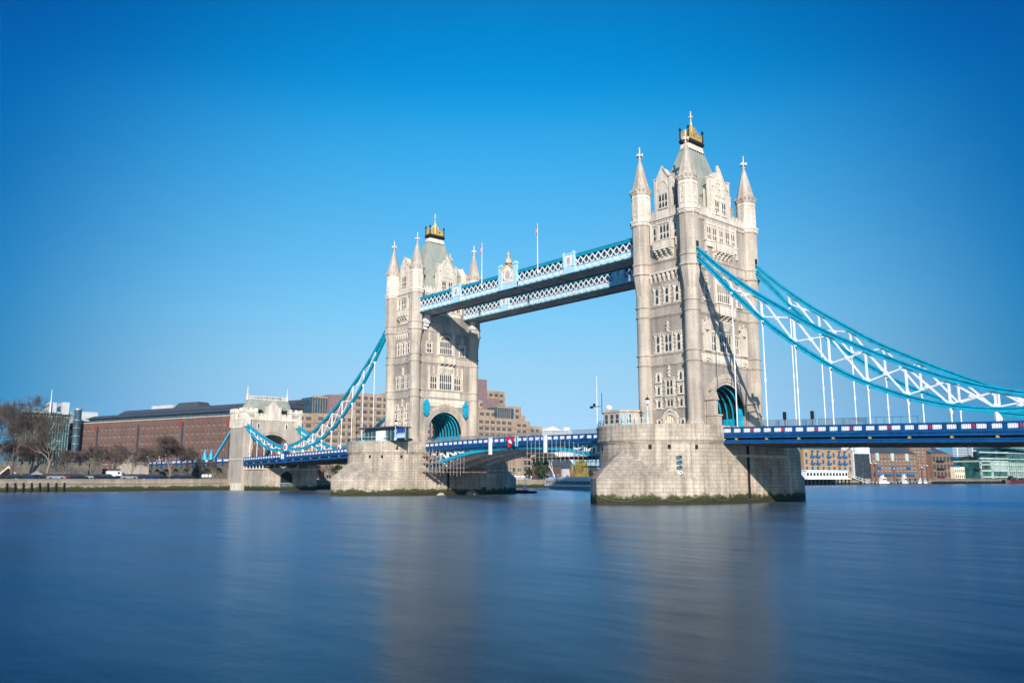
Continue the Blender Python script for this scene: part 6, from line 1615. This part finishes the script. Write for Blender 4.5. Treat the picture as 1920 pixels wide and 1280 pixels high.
P = thing('radar_dome', 'white radar dome on the control cabin roof', 'dome', (34.6, -17.6, 15.3)); m = MB(); m.lathe([(.15, 15.3), (.15, 15.6), (.5, 15.65), (.55, 15.95), (.4, 16.25), (0, 16.4)], 34.6, -17.6, 14); m.build('dome', WHITE, P, True)
P = thing('signal_mast', 'white mast with a crossarm beside the control cabin', 'mast', (32.1, -17.9, 12.4)); MB().tube([(32.1, -17.9, 12.4), (32.1, -17.9, 21.6)], [.09, .04], 8).build('mast', WHITE, P)
m = MB(); m.tube([(32.6, -17.2, 14.9), (32.6, -17.2, 18.6)], .06, 6); m.box(30.8, 33.0, -18.0, -17.9, 16.2, 16.3); m.box(30.7, 31.1, -18.2, -17.8, 16.0, 16.4); m.box(31.4, 31.7, -18.15, -17.85, 16.3, 16.8); m.build('signal_lamps', BLACK, P)
def railing(P, pts, h, mt, step=.8, r=.025):
    m = MB()
    for a, b in zip(pts, pts[1:]):
        a = Vector(a); b = Vector(b); L = (b-a).length; k = max(1, int(L/step))
        for i in range(k+1): p = a.lerp(b, i/k); m.box(p.x-r, p.x+r, p.y-r, p.y+r, p.z, p.z+h)
        for v in (h, .12): m.beam(a+Vector((0, 0, v)), b+Vector((0, 0, v)), .07, .07)
    return m.build('bars', mt, P)
def arcpts(cx, r, a0, a1, n, z=12.42): return [(cx+r*math.cos(R(a0+(a1-a0)*k/n)), -(YSG+r*math.sin(R(a0+(a1-a0)*k/n))), z) for k in range(n+1)]
P = thing('terrace_railing', 'pale blue railing round the near pier terrace', 'railing', (41.15, -22, 12.42)); railing(P, arcpts(41.15, 10.7, 180, 62, 18), 1.0, PALE)
P = thing('terrace_railing', 'pale blue railing round the far pier terrace', 'railing', (-41.15, -22, 12.42)); railing(P, arcpts(-41.15, 10.7, 180, 30, 22), 1.0, PALE)
def lamp(label, x, y, z):
    P = thing('lamp_post', label, 'lamp post', (x, y, z), 'ornate lamp posts on the piers')
    m = MB(); m.lathe([(.32, z), (.28, z+.4), (.12, z+.6), (.1, z+2.2), (.16, z+2.3), (.08, z+2.4), (.07, z+3.3), (.15, z+3.4)], x, y, 10); m.box(x-.65, x+.65, y-.05, y+.05, z+1.9, z+2.0); m.box(x-.35, x+.35, y-.06, y+.06, z+1.7, z+1.78); m.build('post', PALE, P)
    m = MB(); m.frust(x, y, z+3.4, .13, .13, z+4.1, .24, .24); l = m.build('lantern', WHITE, P); m = MB(); m.frust(x, y, z+4.1, .32, .32, z+4.5, .06, .06); m.lathe([(.04, z+4.5), (.06, z+4.7), (0, z+5.0)], x, y, 6); m.frust(x, y, z+3.2, .06, .06, z+3.4, .15, .15); m.build('cap', BLACK, l)
q = at(1215, 798, 'y', -19.0); lamp('pale blue lamp post with a black lantern cap on the near pier', q.x, -19.0, 12.42)
q = at(741, 829, 'y', -20.0); lamp('pale blue lamp post by the glass pavilion on the far pier', q.x, -20.0, 12.42)
for px in (1168, 1178):
    q = at(px, 800, 'y', -21.5); P = thing('bollard_post', 'short pale blue post right of the control cabin door', 'post', (q.x, -21.5, 12.42), 'pale blue terrace posts'); MB().box(q.x-.16, q.x+.16, -21.66, -21.34, 12.42, 14.2).build('shaft', PALE, P); MB().frust(q.x, -21.5, 14.2, .22, .22, 14.45, .05, .05).build('cap', PALE, P)
# glass pavilion on the far pier
P = thing('glass_pavilion', 'glass ticket pavilion with a flat dark overhanging roof on the far pier', 'pavilion', (-45, -16.5, 12.42))
p0 = at(681, 829, 'y', -18.5); p1 = at(756, 829, 'y', -18.5); xa, xb = p0.x, p1.x-3.2
m = MB(); m.box(xa+.4, xb-.2, -18.4, -14.8, 12.42, 15.4); m.build('glazing', GLASS_T, P)
m = MB(); xm = xa+(xb-xa)*.42; m.box(xm, xm+(xb-xa)*.27, -18.6, -17.5, 12.42, 14.9)
for k in range(3): m.box(xm-.01, xm+(xb-xa)*.27+.01, -18.63, -18.6, 13.0+k*.7, 13.04+k*.7)
m.build('grey_panels', GREYST, P)
m = MB(); 
for k in range(9): x = xa+.5+k*(xb-xa-.9)/8; m.box(x-.05, x+.05, -18.52, -18.42, 12.42, 15.4)
m.build('mullions', STEELP, P)
m = MB(); m.hexa([(xa-1.2, -19.8, 15.55), (xb+.3, -19.4, 15.4), (xb+.3, -14.2, 15.4), (xa-1.2, -14.2, 15.55), (xa-.7, -19.4, 15.9), (xb, -19.0, 15.75), (xb, -14.4, 15.75), (xa-.7, -14.4, 15.9)]); m.build('roof', SLATE_D, P)
P = thing('picture_panel', 'blue picture board standing right of the glass pavilion', 'sign board', (xb-1.0, -19.2, 12.42))
m = MB(); u0 = at(744, 820, 'y', -19.2).x; u1 = at(760, 820, 'y', -19.2).x; m.face([(u0, -19.3, 12.9), (u1, -19.3, 12.9), (u1, -19.3, 15.0), (u0, -19.3, 15.0)], [(0, 0), (1, 0), (1, 1), (0, 1)]); m.build('board', INFO, P); m = MB(); m.box(u0-.08, u0, -19.35, -19.15, 12.42, 15.1); m.box(u1, u1+.08, -19.35, -19.15, 12.42, 15.1); m.box(u0, u1, -19.28, -19.2, 12.9, 15.0); m.build('frame', STEELP, P)
# stacked river signal lamps on the near pier
F = face_frame((41.15+10.68*math.cos(R(38)), -(YSG+10.68*math.sin(R(38))), 0), (math.sin(R(38)), math.cos(R(38)), 0), (math.cos(R(38)), -math.sin(R(38)), 0))
q = 0; P = thing('river_signal', 'column of shielded river signal lamps on the near pier wall', 'signal lamps', tuple(F(0, 5, .2)))
for k, v in enumerate((7.2, 6.4, 5.6, 4.8)):
    m = MB(); m.lathe([(.28, -.0), (.33, .35), (.1, .4)], 0, 0, 10); m = MB(); m.arc(F, 0, v, .22, .32, .1, .65, -.3, PI+.3, 10); m.arc(F, 0, v, .0, .26, .1, .2, 0, 2*PI, 10); m.fb(F, -.45, -.3, v-.2, v+.25, 0, .4); m.build('shielded_lamp', TEAL_D if k < 3 else WHITE, P)
# traffic lights on the right deck
for px, lb in ((1472, 'black traffic light nearer the tower arch'), (1524, 'black traffic light farther right on the deck')):
    q = at(px, 796, 'y', -6.0); x = q.x; z = TP(x)-1.0; P = thing('traffic_light', lb, 'traffic light', (x, -6.0, z), 'traffic lights on the right deck')
    MB().tube([(x, -6, z), (x, -6, z+2.6)], .07, 6).build('pole', BLACK, P); m = MB(); m.box(x-.2, x+.2, -6.2, -5.85, z+2.2, z+3.3)
    for k in range(3): m.box(x+.2, x+.45, -6.2, -5.9, z+2.42+k*.34, z+2.46+k*.34)
    m.box(x-.26, x+.2, -6.0, -5.95, z+2.15, z+3.38); m.build('signal_head', BLACK, P)
for px0, px1 in ((1426, 1530), (1535, 1625), (1628, 1722)):
    q = at(px0, 796, 'y', -4.0); q2 = at(px1, 796, 'y', -4.0); P = thing('deck_hoarding', 'dark meshed barrier on the right deck %s' % {1426: 'next to the tower arch', 1535: 'between the traffic light and the tall hangers', 1628: 'farthest from the tower'}[px0], 'barrier', (q.x, -4, TP(q.x)-1.15), 'roadworks barriers')
    m = MB(); n_ = 6
    for k in range(n_+1): x = q.x+(q2.x-q.x)*k/n_; m.tube([(x, -4, TP(x)-1.15), (x, -4, TP(x)+1.25)], .03, 5)
    m.beam((q.x, -4, TP(q.x)+1.25), (q2.x, -4, TP(q2.x)+1.25), .05, .05); m.build('frame', TEAL_D, P)
    if px0 != 1628: MB().face([(q.x, -4.03, TP(q.x)-1.1), (q2.x, -4.03, TP(q2.x)-1.1), (q2.x, -4.03, TP(q2.x)+1.2), (q.x, -4.03, TP(q.x)+1.2)]).build('mesh', MESH, P)

# flags by the viaduct
for k in range(4):
    px = 292+k*5.5; q = at(px, 870, 'y', -12.0); P = thing('slanting_flag', ['red', 'white', 'yellow', 'red'][k]+' flag on a slanting white pole by the viaduct parapet'+(', rightmost of the four' if k == 3 else ''), 'flag', (q.x, -12.0, 9.8), 'slanting flags by the viaduct')
    MB().tube([(q.x, -11.5, 9.8), (q.x-1.4, -11.5, 13.6)], .09, 5).build('pole', WHITE, P); MB().face([(q.x-1.3, -11.5, 13.3), (q.x-.4, -11.6, 11.2), (q.x-1.2, -11.7, 10.6), (q.x-2.0, -11.6, 12.4)]).build('cloth', (RED, WHITE, GOLD, RED)[k], P)
# umbrellas / spires teal
for px, lb in ((383.5, 'left turquoise folded parasol by the viaduct'), (395, 'right turquoise folded parasol by the viaduct')):
    q = at(px, 862, 'x', -158); z = q.z; P = thing('folded_parasol', lb, 'parasol', (-158, q.y, 10.0), 'turquoise folded parasols'); m = MB(); zt = at(px, 842, 'x', -158).z; m.lathe([(1.05, zt-3.6), (.6, zt-2.0), (.1, zt)], -158, q.y, 8); m.build('canopy', TEAL, P); MB().tube([(-158, q.y, 9.5), (-158, q.y, zt-1)], .1, 6).build('pole', BLACK, P)

# ------------------------------------------------------------------ parked cars
CARM = [M_plain('dark_car_paint', (.015, .02, .03), .25), M_plain('navy_car_paint', (.01, .03, .09), .25), M_plain('red_car_paint', (.22, .02, .02), .25), M_plain('silver_car_paint', (.25, .27, .29), .25), M_plain('white_car_paint', (.36, .36, .36), .3)]
def make_car(loc, m_, label, van=False):
    x, y, z = loc; P = thing('white_van' if van else 'parked_car', label, 'van' if van else 'car', loc, None if van else 'cars parked along the quay')
    F = face_frame((x, y, z), (0, 1, 0), (1, 0, 0)); m = MB(); H = 2.6 if van else .85; L = 2.3 if van else 2.15
    m.fpoly(F, [(-L, .3), (L, .3), (L, .75), (L-.5, .95 if not van else H-.8), (L-.9, H), (-L, H)] if van else [(-L, .3), (L, .3), (L+.05, .65), (L-.3, .82), (1.05, .92), (-1.6, .95), (-L, .85)], -.85, .85); b = m.build('body', m_, P)
    if not van:
        m = MB(); m.hexa([F(-1.75, .93, .78), F(1.15, .91, .78), F(1.15, .91, -.78), F(-1.75, .93, -.78), F(-1.1, 1.45, .6), (F(.45, 1.45, .6)), F(.45, 1.45, -.6), F(-1.1, 1.45, -.6)]); m.build('cabin_glass', GLASS, P)
        m = MB(); m.fb(F, -1.05, .4, 1.45, 1.49, -.58, .58); m.build('roof', m_, P)
    else: MB().fb(F, L-1.6, L-.95, H-.9, H-.25, .85, .87).build('window', GLASS, P)
    for u in (-L*.62, L*.62):
        for s in (-1, 1):
            m = MB(); m.arc(F, u, .32, .01, .32, s*.7, s*.9, 0, 2*PI, 12) if s > 0 else m.arc(F, u, .32, .01, .32, -.9, -.7, 0, 2*PI, 12); m.build('wheel', TYRE, P)
    return P
rr = random.Random(5); proto = [make_car((-147, -200-6*k, 2.5), CARM[k % 5], 'x') for k in range(5)]
CN = ('black', 'navy blue', 'dark red', 'silver', 'white')
pxs = [30, 52, 92, 104, 117, 131, 147, 160, 178, 190, 203, 229, 241, 256, 270, 285, 300, 335, 352]
near = {30: 'right of the pointed gateway', 52: 'left of the open kiosk', 92: 'just right of the crooked plane tree', 104: 'between crooked tree and pollarded tree, first', 117: 'middle of the gap between the crooked and pollarded trees', 131: 'right of the middle of that gap', 147: 'left of the pollarded tree', 160: 'touching the pollarded trunk', 178: 'right of the pollarded trunk', 190: 'below the pale fortress tower', 203: 'left of the white van', 229: 'right of the white van', 241: 'before the wide plane tree', 256: 'right of the wide plane tree', 270: 'below the pale rendered building', 285: 'under the first viaduct flag', 300: 'left of the dense plane tree', 335: 'right of the dense plane tree', 352: 'by the viaduct arches'}
for i, px in enumerate(pxs):
    c = [0, 1, 0, 3, 2, 1, 0, 4, 3, 0, 1, 0, 3, 1, 0, 1, 0, 1, 0][i]; y = at(px, 896, 'x', -146).y; lb = CN[c]+' parked car '+near[px]
    dup(proto[c], (-146-(i % 3)*.5, y, 3.46), 0, 1.15, lb)
for p in proto:
    for ch in list(p.children): bpy.data.objects.remove(ch)
    bpy.data.objects.remove(p)
make_car((-147, at(214, 896, 'x', -147).y, 3.46), WHITE, 'tall white van among the dark parked cars', True)
struct(MB().box(-152, -142, -400, -12, 2.3, 3.45).build('quay_road', ASPH))
# globe lights / white balls
for k, px in enumerate((381, 387, 394)):
    y = at(px, 895, 'x', -144).y; P = thing('white_globe', ('left', 'middle', 'right')[k]+' of three white globes behind the river wall', 'globe', (-144, y, 2.5), 'white globes'); m = MB(); m.lathe([(0, 4.0), (.4, 4.15), (.62, 4.6), (.4, 5.05), (0, 5.2)], -144, y, 12); m.build('ball', WHITE, P, True); MB().tube([(-144, y, 2.5), (-144, y, 4.0)], .08, 6).build('post', BLACK, P)

# pale boulders at the foot of the far pier
for px, rr_, lb in ((825, .9, 'smaller pale boulder at the foot of the far pier'), (882, 1.4, 'larger pale boulder under the bascule at the foot of the far pier')):
    q = at(px, 926, 'x', -30.0); P = thing('boulder', lb, 'boulder', (-29.6, q.y, 0)); rd = random.Random(px); m = MB(); pr = []
    n_ = 9; rings_ = []
    for j in range(5):
        t = j/4*PI/2; rings_.append([(-29.6+math.cos(t)*rr_*(1+rd.uniform(-.12, .12))*math.cos(2*PI*i/n_), q.y+math.cos(t)*rr_*1.3*(1+rd.uniform(-.12, .12))*math.sin(2*PI*i/n_), -.2+math.sin(t)*rr_*.9) for i in range(n_)])
    for a, b in zip(rings_, rings_[1:]):
        for i in range(n_): m.face([a[i], a[(i+1) % n_], b[(i+1) % n_], b[i]])
    m.build('rock', STONE_H, P)

# ------------------------------------------------------------------ haze
hm_ = bpy.data.materials.new('river_haze'); hm_.use_nodes = True; t_ = hm_.node_tree; t_.nodes.clear()
o_ = t_.nodes.new('ShaderNodeOutputMaterial'); v_ = t_.nodes.new('ShaderNodeVolumePrincipled'); v_.inputs['Color'].default_value = (.15, .62, 1, 1); v_.inputs['Density'].default_value = .00006; v_.inputs['Anisotropy'].default_value = 0
t_.links.new(v_.outputs[0], o_.inputs['Volume'])
h_ = MB().box(-2900, 700, -900, 3900, -2, 165).build('haze', hm_); struct(h_, kind='stuff')
